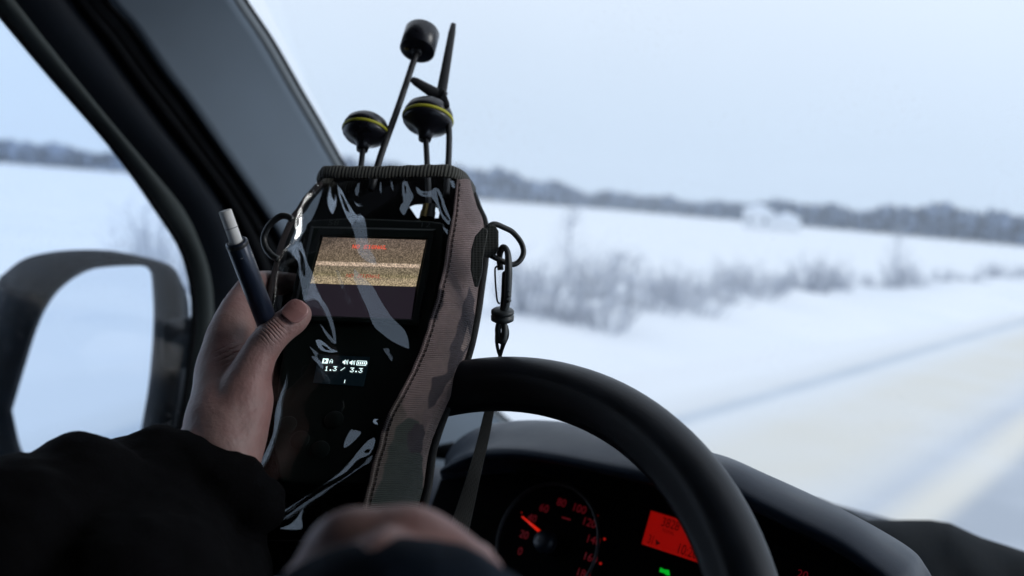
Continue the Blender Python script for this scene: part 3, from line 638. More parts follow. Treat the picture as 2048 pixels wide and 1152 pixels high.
hs_ = grid('mirror_housing', np.array(rows), M['mirrorbody'], mir, closed=True, uv=False)
mk('mirror_glass', [p-mn*.010 for p in cen+(Iw-cen)*1.02], [tuple(range(len(Iw)))], M['mirror'], mir, smooth=False)
mk('mirror_back', [p for p in rows[0]], [tuple(range(len(Ow)))], M['mirrorbody'], mir, smooth=False)
mb = MB(); mb.tube([P(345, 690, 1.2), P(370, 690, 1.19), P(440, 700, 1.19)], [.024, .024, .026], 16, flat=.8); mb.build('mirror_arm', M['mirrorbody'], mir)
mb = MB(); mb.slab([P(a, b, 1.175) for a, b in [(320, 652), (326, 642), (368, 634), (385, 640), (388, 728), (372, 738), (334, 742), (322, 730)]], cF, .05); mb.build('mirror_pivot', M['mirrorbody'], mir, smooth=False, bev=.008)

# ------------------------------------------------------------------ detector plane
def quad3(pts, width):
    r = [ray(*p) for p in pts]; A_ = np.stack([r[1], -r[2], r[3]], 1); d = np.linalg.solve(A_, r[0]); d = np.array([1, *d])
    X = [di*ri for di, ri in zip(d, r)]; s = width/np.linalg.norm(X[1]-X[0]); return [CAM+x*s for x in X]
SCQ = [(646, 474.5), (852, 480), (822, 636), (605, 628)]
sq = quad3(SCQ, .070); du = unit(sq[1]-sq[0]); dv = unit((sq[3]-sq[0])-du*np.dot(sq[3]-sq[0], du)); dn = np.cross(dv, du)
if np.dot(dn, CAM-sq[0]) < 0: dn = -dn
def D(px, py, h=0.): return hit(px, py, sq[0]+dn*h, dn)
def DL(pts, h, k=0):
    pts = spline(pts, k) if k else pts
    hh = np.full(len(pts), h) if np.isscalar(h) else np.interp(np.linspace(0, 1, len(pts)), np.linspace(0, 1, len(h)), h)
    return np.array([D(p[0], p[1], q) for p, q in zip(pts, hh)])

# ------------------------------------------------------------------ handheld detector
det = empty('signal_detector', D(720, 900, -.01), 'black handheld drone detector with noisy screen inside the camouflage pouch', 'detector')
body = [(612, 446), (622, 438), (700, 434), (860, 440), (886, 444), (892, 452), (880, 540), (862, 640), (835, 740), (800, 830), (770, 900), (735, 975), (560, 965), (545, 900), (556, 760), (580, 600)]
mb = MB(); mb.slab([D(a, b, -.0025) for a, b in body], -dn, .0195); mb.build('case', M['hand_set'], det, smooth=False, bev=.003)
# bezel ring around the screen
fr_o = [(622, 452), (872, 458), (838, 652), (582, 642)]; fr_i = [(640, 470), (856, 475.5), (825, 640), (600, 632)]
mb = MB(); o3 = [D(a, b, -.0015) for a, b in fr_o]; i3 = [D(a, b, .001) for a, b in fr_i]; o4 = [D(a, b, .001) for a, b in [(627, 456), (868, 461), (836, 648), (588, 638)]]; i4 = [D(a, b, -.0015) for a, b in [(643, 472.5), (854, 478), (823.5, 638), (602, 630)]]
VV = o3+o4+i3+i4
FF = []
for a in range(3):
    for i in range(4): FF.append((a*4+i, a*4+(i+1) % 4, (a+1)*4+(i+1) % 4, (a+1)*4+i))
mk('screen_bezel', VV, FF, M['hand_set'], det, smooth=False)
# noisy screen: upper part static, lower part dark
def staticmat():
    m = emis('static screen', (1, 1, 1), 1); t = m.node_tree; b = t.nodes['Principled BSDF']; b.inputs['Roughness'].default_value = .25
    tc = t.nodes.new('ShaderNodeTexCoord'); mp = t.nodes.new('ShaderNodeVectorMath'); mp.operation = 'MULTIPLY'; mp.inputs[1].default_value = (140, 60, 1)
    t.links.new(tc.outputs['UV'], mp.inputs[0]); fl = t.nodes.new('ShaderNodeVectorMath'); fl.operation = 'FLOOR'; t.links.new(mp.outputs[0], fl.inputs[0])
    wn_ = t.nodes.new('ShaderNodeTexWhiteNoise'); wn_.noise_dimensions = '2D'; t.links.new(fl.outputs[0], wn_.inputs['Vector'])
    s = t.nodes.new('ShaderNodeSeparateXYZ'); t.links.new(tc.outputs['UV'], s.inputs[0])
    # brightness along the height
    r = t.nodes.new('ShaderNodeValToRGB'); r.color_ramp.interpolation = 'LINEAR'; e = r.color_ramp.elements
    e[0].position = 0; e[0].color = (.44, .34, .21, 1); e[1].position = .12; e[1].color = (.40, .31, .20, 1)
    for p, c in [(.20, (.27, .22, .125)), (.24, (.25, .20, .125)), (.36, (.24, .19, .13)), (.385, (.24, .18, .13)), (.40, (.62, .46, .34)), (.465, (.60, .45, .33)), (.48, (.20, .15, .10)), (.7, (.19, .14, .10)), (1.0, (.17, .125, .10))]:
        q = e.new(p); q.color = (*c, 1)
    t.links.new(s.outputs['Y'], r.inputs[0])
    pw = t.nodes.new('ShaderNodeMath'); pw.operation = 'POWER'; pw.inputs[1].default_value = 1.6; t.links.new(wn_.outputs['Value'], pw.inputs[0])
    sc = t.nodes.new('ShaderNodeMath'); sc.operation = 'MULTIPLY_ADD'; sc.inputs[1].default_value = 1.25; sc.inputs[2].default_value = .42; t.links.new(pw.outputs[0], sc.inputs[0])
    v = t.nodes.new('ShaderNodeVectorMath'); v.operation = 'SCALE'; t.links.new(r.outputs[0], v.inputs[0]); t.links.new(sc.outputs[0], v.inputs['Scale'])
    t.links.new(v.outputs[0], b.inputs['Emission Color']); b.inputs['Emission Strength'].default_value = 1.0
    return m
cor = [(646, 474.5), (852, 480), (831.5, 573.5), (620.5, 566.5)]
scr = mk('screen', [D(a, b, -.0008) for a, b in cor], [(0, 1, 2, 3)], staticmat(), det, smooth=False, uv=[(0, 1), (1, 1), (1, 0), (0, 0)])
mk('dark_screen_band', [D(a, b, -.0008) for a, b in [(620.5, 566.7), (831.5, 573.7), (822, 638), (603, 630)]], [(0, 1, 2, 3)], emis('dark backlight', (.60, .45, .66), .030), scr, smooth=False)
# 5x7 pixel glyphs
GL = {'N': ['10001', '11001', '11001', '10101', '10011', '10011', '10001'], 'O': ['01110', '10001', '10001', '10001', '10001', '10001', '01110'], 'S': ['01111', '10001', '10000', '01110', '00001', '10001', '11110'],
      'I': ['01110', '00100', '00100', '00100', '00100', '00100', '01110'], 'G': ['01110', '10001', '10000', '10111', '10001', '10001', '01110'], 'A': ['00100', '01010', '10001', '10001', '11111', '10001', '10001'],
      'L': ['11100', '01000', '01000', '01000', '01000', '01001', '11111'], '1': ['00100', '01100', '00100', '00100', '00100', '00100', '01110'], '3': ['11111', '00010', '00100', '00110', '00001', '10001', '01110'],
      '.': ['00000', '00000', '00000', '00000', '00000', '01100', '01100'], '/': ['00000', '00001', '00010', '00100', '01000', '10000', '00000'], ' ': ['00000']*7}
SPK = ['00010001', '00110101', '11110101', '11110101', '11110101', '00110101', '00010001']
def dots(mb, rows_, px, py, w, h, lift, jit=0, ov=1.0):
    o = D(px, py, lift); r_ = random.Random(5)
    for j, rw in enumerate(rows_):
        sh = r_.uniform(-jit, jit)
        i = 0
        while i < len(rw):
            if rw[i] == '1':
                k = i
                while k < len(rw) and rw[k] == '1': k += 1
                a = o+du*((i+sh)*w)+dv*(j*h); b = o+du*((k+sh)*w*1.0)+dv*(j*h); c = b+dv*h*ov; d_ = a+dv*h*ov
                mb.add([a, b, c, d_], [(0, 1, 2, 3)]); i = k
            else: i += 1
def line(s): return [' '.join(GL[c][j] for c in s).replace(' ', '0') for j in range(7)]
osd = emis('red caption', (1, .10, .045), 1.0); osd2 = emis('red caption garbled', (.9, .03, .02), .55)
mb = MB(); dots(mb, line('NO SIGNAL'), 706, 489.2, .00043, .00044, .0001); mb.build('caption', osd, scr, smooth=False, fixn=False)
mb = MB(); dots(mb, line('NO SIGNAL'), 693, 547.5, .00043, .00040, .0001, jit=.9, ov=.7); mb.build('caption', osd2, scr, smooth=False, fixn=False)
# small display
oled = mk('small_display', [D(a, b, -.0018) for a, b in [(637, 709), (740.7, 714.3), (727.6, 773.3), (626, 766)]], [(0, 1, 2, 3)], emis('small display glass', (.02, .06, .09), .06, rough=.2), det, smooth=False)
wh = emis('white pixels', (.80, 1.0, 1.0), 1.5); px_ = .000215
def at(px, py): return (px, py)
mb = MB()
dots(mb, ['1111111', '1101111', '1100111', '1100011', '1100111', '1101111', '1111111'], 620+300/11.52, 690+308/11.52, .00052, .00050, -.0012)
dots(mb, GL['A'], 620+465/11.52, 690+322/11.52, .00040, .00044, -.0012, ov=.95)
dots(mb, SPK, 620+765/11.52, 690+338/11.52, .00041, .00047, -.0012, ov=.92)
dots(mb, SPK, 620+925/11.52, 690+350/11.52, .00041, .00047, -.0012, ov=.92)
dots(mb, ['1111111111111110', '1000000000000010', '1011011011011011', '1011011011011011', '1011011011011011', '1000000000000010', '1111111111111110'], 620+1085/11.52, 690+358/11.52, .00041, .00047, -.0012, ov=.95)
mb.build('status_icons', wh, oled, smooth=False, fixn=False)
mb = MB()
for ch, px, py in [('1', 350, 487), ('.', 455, 487), ('3', 540, 492), ('/', 722, 500), ('3', 935, 520), ('.', 1045, 520), ('3', 1132, 530)]:
    dots(mb, GL[ch], 620+px/11.52, 690+py/11.52, .00048, .00045, -.0012, ov=1.0)
mb.build('readout', wh, oled, smooth=False, fixn=False)
mb = MB(); dots(mb, ['1']*5, 620+800/11.52, 690+800/11.52, .00040, .00045, -.0012); mb.build('cursor', wh, oled, smooth=False, fixn=False)
put_text('embossed_number', '58', .0062, D(667, 446, -.0021), du, -dv, M['emboss'], det, 1.3)
put_text('embossed_number', '12', .0062, D(850, 450, -.0021), du, -dv, M['emboss'], det, 1.3)
for px, py in [(668, 840), (600, 880), (575, 850), (640, 900)]:
    mb = MB(); mb.lathe([(.0001, 0), (.0055, .0), (.0058, .0004), (.0054, .0007), (.0001, .0008)], D(px, py, -.0025), dn, 24); mb.build('button', M['hand_set'], det)

# antennas
axd = unit(-dv)
def rod(pts, r):
    P3 = [P(a, b, c) for a, b, c in pts]; return spline(P3, 18)
def dpl(py): return float(np.dot(D(800, py, -.012)-CAM, cF))
def mushroom(base, top, wpx, dep_b, dep_t, cdisc):
    a = empty('antenna', P(*base, dep_b)); setpar(a, det)
    r3 = spline([P(base[0], base[1], dep_b), P((base[0]+top[0])/2+1, (base[1]+top[1])/2, (dep_b+dep_t)/2), P(*top, dep_t)], 12)
    mb = MB(); mb.tube(r3, .0021*1.0, 14); rd = mb.build('stem', M['antm'], a)
    ax = unit(cU*.88+cR*.10+cF*.36); c = P(*top, dep_t); Rr = wpx/2/FPX*dep_t; s = Rr/.0175
    lo = [(.0042, -.005), (.0050, -.001), (.0066, .0013), (.010, .0035), (.0145, .0058), (.0168, .0085), (.0175, .0108)]
    mb = MB(); mb.lathe([(r*s, h*s) for r, h in lo]+[(.0172*s, .0109*s), (.0001, .011*s)], c, ax, 48); mb.build('antenna_head', M['ant'], a)
    mb = MB(); mb.lathe([(.0100*s, .0104*s), (.0175*s, .0108*s), (.0180*s, .0115*s), (.0180*s, .0126*s), (.0174*s, .0132*s), (.010*s, .0134*s)], c, ax, 48); mb.build('yellow_band', M['yellow'], a)
    mb = MB(); mb.lathe([(.0168*s, .0130*s), (.0174*s, .0136*s), (.0170*s, .0162*s), (.0150*s, .0205*s), (.0105*s, .0240*s), (.0052*s, .0257*s), (.0001, .0261*s)], c, ax, 48); mb.build('antenna_cap', M['ant'], a)
mushroom((719, 352), (726, 290), 93, dpl(352), dpl(275), None)
mushroom((858, 436), (851, 268), 102, dpl(430), dpl(262), None)
# patch antenna on long stem
a = empty('antenna', P(750, 345, dpl(345))); setpar(a, det)
r3 = rod([(742, 380, dpl(370)), (762, 310, dpl(310)), (798, 210, dpl(225)), (834, 102, dpl(150))], .002); mb = MB(); mb.tube(r3, .0025, 14); mb.build('stem', M['antm'], a)
pa = unit(unit(r3[-1]-r3[-3])*.55+axd*.45); pc = r3[-1]; dd = float(np.dot(pc-CAM, cF)); Rr = 35.5/FPX*dd
mb = MB(); mb.lathe([(.0036, -.003), (.0042, -.002), (.0042, .001)], pc, pa, 16); mb.build('connector', M['antm'], a)
mb = MB(); mb.lathe([(.0001, 0), (Rr*.93, 0), (Rr, .0008), (Rr, .0195), (Rr*.94, .0210), (.0001, .0215)], pc, pa, 56); mb.build('antenna_head', M['ant'], a)
mb = MB(); mb.lathe([(.0015, -.0006), (.002, 0), (.0001, .0004)], pc+unit(np.cross(pa, cF))*.008, pa, 10); mb.build('screw', M['brass'], a)
# three blade antenna
a = empty('antenna', P(897, 345, dpl(345))); setpar(a, det)
r3 = rod([(892, 400, dpl(400)), (897, 320, dpl(320)), (898, 260, dpl(270)), (892, 205, dpl(225))], .002); mb = MB(); mb.tube(r3, .0023, 14); mb.build('stem', M['antm'], a)
hc_ = P(886, 190, dpl(215))
def blade(px0, py0, d0, px1, py1, d1, w0, w1, nrm):
    p0 = P(px0, py0, d0); p1 = P(px1, py1, d1); t = unit(p1-p0); s = unit(np.cross(t, nrm)); n_ = unit(np.cross(s, t)); rows = []
    for q in np.linspace(0, 1, 9):
        c = p0+(p1-p0)*q; w = (w0*(1-q)+w1*q)*(1 if q < .95 else .75); th = .0011
        rows.append([c-s*w, c-s*w*.5+n_*th, c+s*w*.5+n_*th, c+s*w, c+s*w*.5-n_*th*.6, c-s*w*.5-n_*th*.6])
    return np.array(rows)
for nm, b in (('blade', blade(881, 196, dpl(212), 907, 47, dpl(120), .0042, .0028, -cF)), ('blade', blade(888, 198, dpl(212), 823, 158, dpl(205), .0058, .0032, -cF+cU*.3)), ('blade', blade(884, 184, dpl(212), 897, 214, dpl(205)-.025, .0036, .0026, -cF-cR))):
    V = b.reshape(-1, 3); F = [(i*6+j, i*6+(j+1) % 6, (i+1)*6+(j+1) % 6, (i+1)*6+j) for i in range(8) for j in range(6)]+[(0, 1, 2, 3, 4, 5), tuple(range(48, 54))]
    mk(nm, V, F, M['antm'], a, smooth=True, bev=.0003)
mb = MB(); mb.box(P(881, 184, dpl(212)-.004), (.0030, .0014, .0060), [cR, cF, unit(cU*.97+cR*.2)]); mb.build('hub', M['ring'], a, smooth=False, bev=.0004)
# connectors at the device top, seen through the opening
for px in (848, 859):
    mb = MB(); mb.lathe([(.0034, 0), (.0034, .006), (.0028, .0065), (.0028, .012)], D(px, 438, -.012), axd, 12); mb.build('connector', M['brass'] if px == 848 else M['antm'], det, smooth=False)

# ------------------------------------------------------------------ pouch
pouch = empty('pouch', D(700, 1060, -.02), 'camouflage fabric pouch with clear front window held over the steering wheel', 'pouch')
seam = [(913, 360), (906, 420), (894, 480), (885, 540), (873, 590), (859, 640), (839, 700), (813, 760), (790, 800), (770, 840), (755, 890), (742, 940), (728, 1000), (712, 1080), (700, 1150)]
ce = [(938, 372), (953, 415), (965, 440), (969, 475), (966, 525), (957, 576), (948, 640), (937, 694), (920, 744), (907, 780), (878, 845), (858, 901), (847, 974), (838, 1013), (826, 1080), (816, 1150)]
NS, NT = 84, 560
se = spline(seam, NT); cc_ = spline(ce, NT)
Gs = []; rs = np.random.default_rng(3)
wr = [(rs.uniform(0, 1), rs.uniform(.01, .03), rs.uniform(.0006, .0022)) for _ in range(34)]
for i in range(NT):
    v = i/(NT-1); row = []
    a = D(se[i][0], se[i][1], .0085); b = D(cc_[i][0], cc_[i][1], -.026-.004*math.sin(v*9))
    for j in range(NS):
        u = j/(NS-1); p = a*(1-u)+b*u
        off = .006*math.sin(math.pi*u)**.8
        w = sum(am*math.exp(-((v-c)/s_)**2) for c, s_, am in wr)*math.exp(-u*4)*(u+.15)*1.6+.0009*math.sin(v*46+u*5)*math.sin(math.pi*u)*(1-u)
        p = p+unit(dn*.6+du*.8)*(off+w)
        if 0.045 < u < .075: p = p-unit(dn+du)*.0007*1.0       # sewn groove
        if u < .05: p = p+unit(dn+du*.3)*.0008*math.sin(u/.05*math.pi)
        row.append(p)
    Gs.append(row)
side = grid('side_panel', Gs, M['camo'], pouch)
pp = proj(np.array(Gs).reshape(-1, 3)); X_, Y_ = pp[:, 0], pp[:, 1]
wob = lambda s: 2.0*np.sin(X_*.09*s+Y_*.06)+1.2*np.sin(Y_*.14*s-X_*.07)
Xw, Yw = X_+wob(1), Y_+wob(1.3)
base = np.array([.235, .165, .155]); dark = np.array([.034, .021, .030]); tan = np.array([.31, .225, .20]); grn = np.array([.040, .052, .042]); brn = np.array([.13, .10, .085])
col = np.tile(base, (len(X_), 1))
m_ = np.sin(X_*.045+Y_*.021)+np.sin(Y_*.031-X_*.02+1.)+.5*np.sin(X_*.11)
col = col*(1+.10*m_)[:, None]
def paint(poly, c):
    k = inpoly(Xw, Yw, poly); col[k] = c
paint([(700, 780), (800, 790), (815, 830), (800, 845), (790, 900), (770, 960), (750, 1160), (680, 1160), (735, 960), (760, 880), (780, 820)], brn)
paint([(775, 900), (795, 850), (812, 838), (840, 842), (836, 905), (850, 925), (850, 1000), (835, 1160), (690, 1160), (745, 1000), (765, 960)], grn)
paint([(938, 572), (950, 600), (947, 645), (937, 695), (916, 737), (890, 777), (873, 808), (856, 818), (856, 785), (864, 758), (893, 742), (898, 700), (910, 675), (922, 640), (930, 600)], dark)
paint([(935, 650), (941, 680), (928, 704), (921, 695), (926, 672)], tan)
paint([(816, 868), (830, 846), (848, 848), (851, 878), (838, 908), (822, 905), (815, 888)], dark)
paint([(843, 905), (851, 860), (866, 838), (882, 806), (884, 838), (862, 900), (858, 1160), (845, 1160), (848, 960)], tan*.85)
paint([(866, 585), (884, 575), (893, 588), (884, 612), (874, 640), (860, 640), (858, 615)], dark*.8)
paint([(758, 835), (775, 825), (786, 838), (780, 860), (765, 865)], dark*.4)
paint([(915, 375), (940, 378), (960, 430), (965, 450), (940, 450), (925, 420)], base*.92)
paint([(905, 470), (935, 455), (950, 480), (930, 520), (905, 540), (895, 510)], base*1.12)
cg3 = col.reshape(NT, NS, 3)
for _ in range(2):
    q = np.pad(cg3, ((1, 1), (1, 1), (0, 0)), mode='edge'); cg3 = (q[:-2, 1:-1]+q[2:, 1:-1]+q[1:-1, :-2]+q[1:-1, 2:]+2*q[1:-1, 1:-1])/6
col = cg3.reshape(-1, 3)
ca = side.data.color_attributes.new('camo', 'FLOAT_COLOR', 'POINT')
cc4 = np.ones((len(col), 4)); cc4[:, :3] = col; ca.data.foreach_set('color', cc4.ravel())
# right binding tape
be = [(944, 376), (960, 415), (972, 445), (977, 480), (974, 525), (966, 600), (957, 650), (947, 694), (931, 750), (917, 780), (897, 824), (876, 897), (867, 965), (858, 1013), (846, 1080), (836, 1150)]
bl = spline(be, 200); cl = spline(ce, 200); pts = np.array([D((x0+x1)/2, (y0+y1)/2, -.030) for (x0, y0), (x1, y1) in zip(bl, cl)])
mb = MB(); mb.tube(pts, .0030, 14, flat=.8); o = mb.build('binding', M['binding'], pouch)
for lp in o.data.loops: pass
# left binding and left side
le = [(641, 366), (612, 398), (598, 420), (587, 434), (569, 473), (560, 500), (552, 535), (545, 560), (538, 601), (534, 640), (526, 700), (516, 800), (503, 930), (492, 1075), (486, 1150)]
lpx = spline(le, 160); pts = np.array([D(x, y, -.006) for x, y in lpx]); mb = MB(); mb.tube(pts, .0021, 10); mb.build('binding', M['bindingl'], pouch)
rows = [np.array([D(x, y, -.006) for x, y in lpx]), np.array([D(x+6, y, -.018) for x, y in lpx]), np.array([D(x+16, y, -.032) for x, y in lpx])]
strip('side_panel', rows, M['jacket'], pouch)
# back panel with the opening above the handset
lb = spline([(654, 350), (630, 425), (590, 500), (565, 600), (545, 760), (520, 930), (500, 1150)], 120); rb = spline([(940, 356), (964, 430), (968, 520), (957, 600), (937, 694), (900, 790), (862, 900), (845, 1010), (816, 1150)], 120)
from mathutils.geometry import delaunay_2d_cdt
op = [tuple(p) for p in lb]+[tuple(p) for p in rb[::-1]]
hol = [(819, 414), (829, 410), (842, 409), (866, 411), (876, 417), (879, 425), (877, 436), (834, 436), (826, 424)]
ed_ = [(i, (i+1) % len(op)) for i in range(len(op))]+[(len(op)+i, len(op)+(i+1) % len(hol)) for i in range(len(hol))]
gx = [(x, y) for x in range(520, 960, 30) for y in range(370, 1140, 30) if inpoly(np.array([x]), np.array([y]), op)[0] and not inpoly(np.array([x]), np.array([y]), hol)[0]]
vo, eo, fo, *_ = delaunay_2d_cdt([Vector(p) for p in op+hol+gx], ed_, [], 0, 1e-4)
F = []
for f in fo:
    c = np.mean([[vo[i][0], vo[i][1]] for i in f], axis=0); x, y = np.array([c[0]]), np.array([c[1]])
    if inpoly(x, y, op)[0] and not inpoly(x, y, hol)[0]: F.append(tuple(f))
mk('back_panel', [D(v[0], v[1], -.032) for v in vo], F, M['jacket'], pouch, smooth=False)
# bottom
mk('bottom_panel', [D(486, 1080, -.006), D(712, 1085, .008), D(826, 1080, -.03), D(510, 1080, -.032)], [(0, 1, 2, 3)], M['jacket'], pouch, smooth=False)
# rim webbing around the mouth
rimp = [(643, 349, .004), (652, 344, .0085), (700, 345, .010), (760, 345, .0105), (830, 343, .0105), (885, 342, .009), (912, 347, .004), (930, 360, -.008), (941, 376, -.022), (946, 384, -.032)]
cp = spline([D(a, b, c) for a, b, c in rimp], 150)
back_ = spline([D(946, 384, -.032), D(900, 360, -.037), D(800, 352, -.038), D(700, 356, -.036), D(648, 358, -.03), D(640, 354, -.012), D(643, 349, .004)], 90)
cp = np.vstack([cp, back_[1:]])
rows = []
for k in range(18):
    b = 2*math.pi*k/18; rows.append(None)
T = np.gradient(cp, axis=0); T /= np.linalg.norm(T, axis=1)[:, None]
RG = []; LL = np.r_[0, np.cumsum(np.linalg.norm(np.diff(cp, axis=0), axis=1))]
for i in range(len(cp)):
    n_ = unit(np.cross(T[i], dv)); row = []
    for k in range(18):
        b = 2*math.pi*k/18; wv = 1+.05*math.sin(LL[i]*420+1.3*math.sin(LL[i]*90))
        row.append(cp[i]+dv*math.copysign(abs(math.cos(b))**.7, math.cos(b))*.0056*wv+n_*math.sin(b)*.0021)
    RG.append(row)
rim = grid('rim_webbing', np.array(RG).transpose(1, 0, 2), M['rim'], pouch)
# close the ring across k
bm = bmesh.new(); bm.from_mesh(rim.data); bmesh.ops.remove_doubles(bm, verts=bm.verts, dist=1e-5)
bm.to_mesh(rim.data); bm.free()
# stitches along the seam
mb = MB()
for i in range(6, NT-4, 7):
    a = np.array(Gs[i][7]); b = np.array(Gs[min(i+4, NT-1)][7]); o_ = unit(dn+du)*.0005; mb.tube([a+o_*.3, (a+b)/2+o_, b+o_*.3], .00032, 5)
mb.build('stitching', M['thread'], pouch)
# clear window sheet; its fold glints are flat patches, normals aimed at the windows
M['vinyl'] = glass('clear vinyl', (.93, .95, .96), fr=.35, rough=.03, ior=1.35)
def glintmat():
    m = bpy.data.materials.new('vinyl glints'); m.use_nodes = True; t = m.node_tree; t.nodes.clear()
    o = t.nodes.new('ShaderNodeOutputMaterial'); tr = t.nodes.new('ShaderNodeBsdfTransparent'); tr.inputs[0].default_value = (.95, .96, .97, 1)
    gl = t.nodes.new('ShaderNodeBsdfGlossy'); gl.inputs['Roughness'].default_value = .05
    at_ = t.nodes.new('ShaderNodeAttribute'); at_.attribute_name = 'glint_normal'; f = t.nodes.new('ShaderNodeFresnel'); f.inputs[0].default_value = 1.5
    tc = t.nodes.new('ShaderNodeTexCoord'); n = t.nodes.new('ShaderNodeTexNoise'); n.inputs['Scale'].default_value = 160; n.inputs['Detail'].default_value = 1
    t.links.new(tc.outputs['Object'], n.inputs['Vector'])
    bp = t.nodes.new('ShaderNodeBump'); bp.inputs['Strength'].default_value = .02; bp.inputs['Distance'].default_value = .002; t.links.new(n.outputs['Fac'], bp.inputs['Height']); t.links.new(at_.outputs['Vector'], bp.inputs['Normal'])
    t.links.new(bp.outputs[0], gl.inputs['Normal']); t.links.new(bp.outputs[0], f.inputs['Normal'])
    at2 = t.nodes.new('ShaderNodeAttribute'); at2.attribute_name = 'glint_gain'  # reflection strength set by hand for each glint patch
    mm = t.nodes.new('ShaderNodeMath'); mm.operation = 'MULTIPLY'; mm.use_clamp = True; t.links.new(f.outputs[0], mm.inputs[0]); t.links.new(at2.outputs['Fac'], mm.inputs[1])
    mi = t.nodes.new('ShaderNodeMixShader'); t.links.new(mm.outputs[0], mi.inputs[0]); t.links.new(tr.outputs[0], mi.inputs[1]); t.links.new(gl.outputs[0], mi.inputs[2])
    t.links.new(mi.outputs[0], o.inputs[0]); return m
M['glint'] = glintmat()
ll = spline([(636, 362), (612, 396), (603, 412), (594, 440), (585, 470), (566, 502), (558, 530), (552, 570), (545, 620), (538, 690), (530, 780), (518, 900), (500, 1068)], 120); rr_ = spline(seam[:-1], 120)
CG = []
for i in range(120):
    v = i/119; row = []
    for j in range(60):
        t = j/59; x = ll[i][0]*(1-t)+rr_[i][0]*t; y = ll[i][1]*(1-t)+rr_[i][1]*t
        h = (-.003*(1-t)+.0085*t)+.0050*math.sin(math.pi*min(t*1.0, 1))+.0006*math.sin(v*30+t*9)*math.sin(math.pi*t)
        row.append(D(x, y, h))
    CG.append(row)
win = grid('clear_window', CG, M['vinyl'], pouch)
from mathutils.bvhtree import BVHTree
WT_ = BVHTree.FromPolygons([tuple(q) for rw in CG for q in rw], [(i*60+j, i*60+j+1, (i+1)*60+j+1, (i+1)*60+j) for i in range(119) for j in range(59)])
def hsheet(x, y):
    d = Vector(unit(ray(x, y))); h = WT_.ray_cast(Vector(CAM), d)
    p = np.array(h[0]) if h[0] is not None else D(x, y, .006)
    return p-np.array(d)*.0012
TR = unit([1.0, -.22, .09]); TW = unit([.85, .62, .22]); TL = unit([.55, .8, .2])
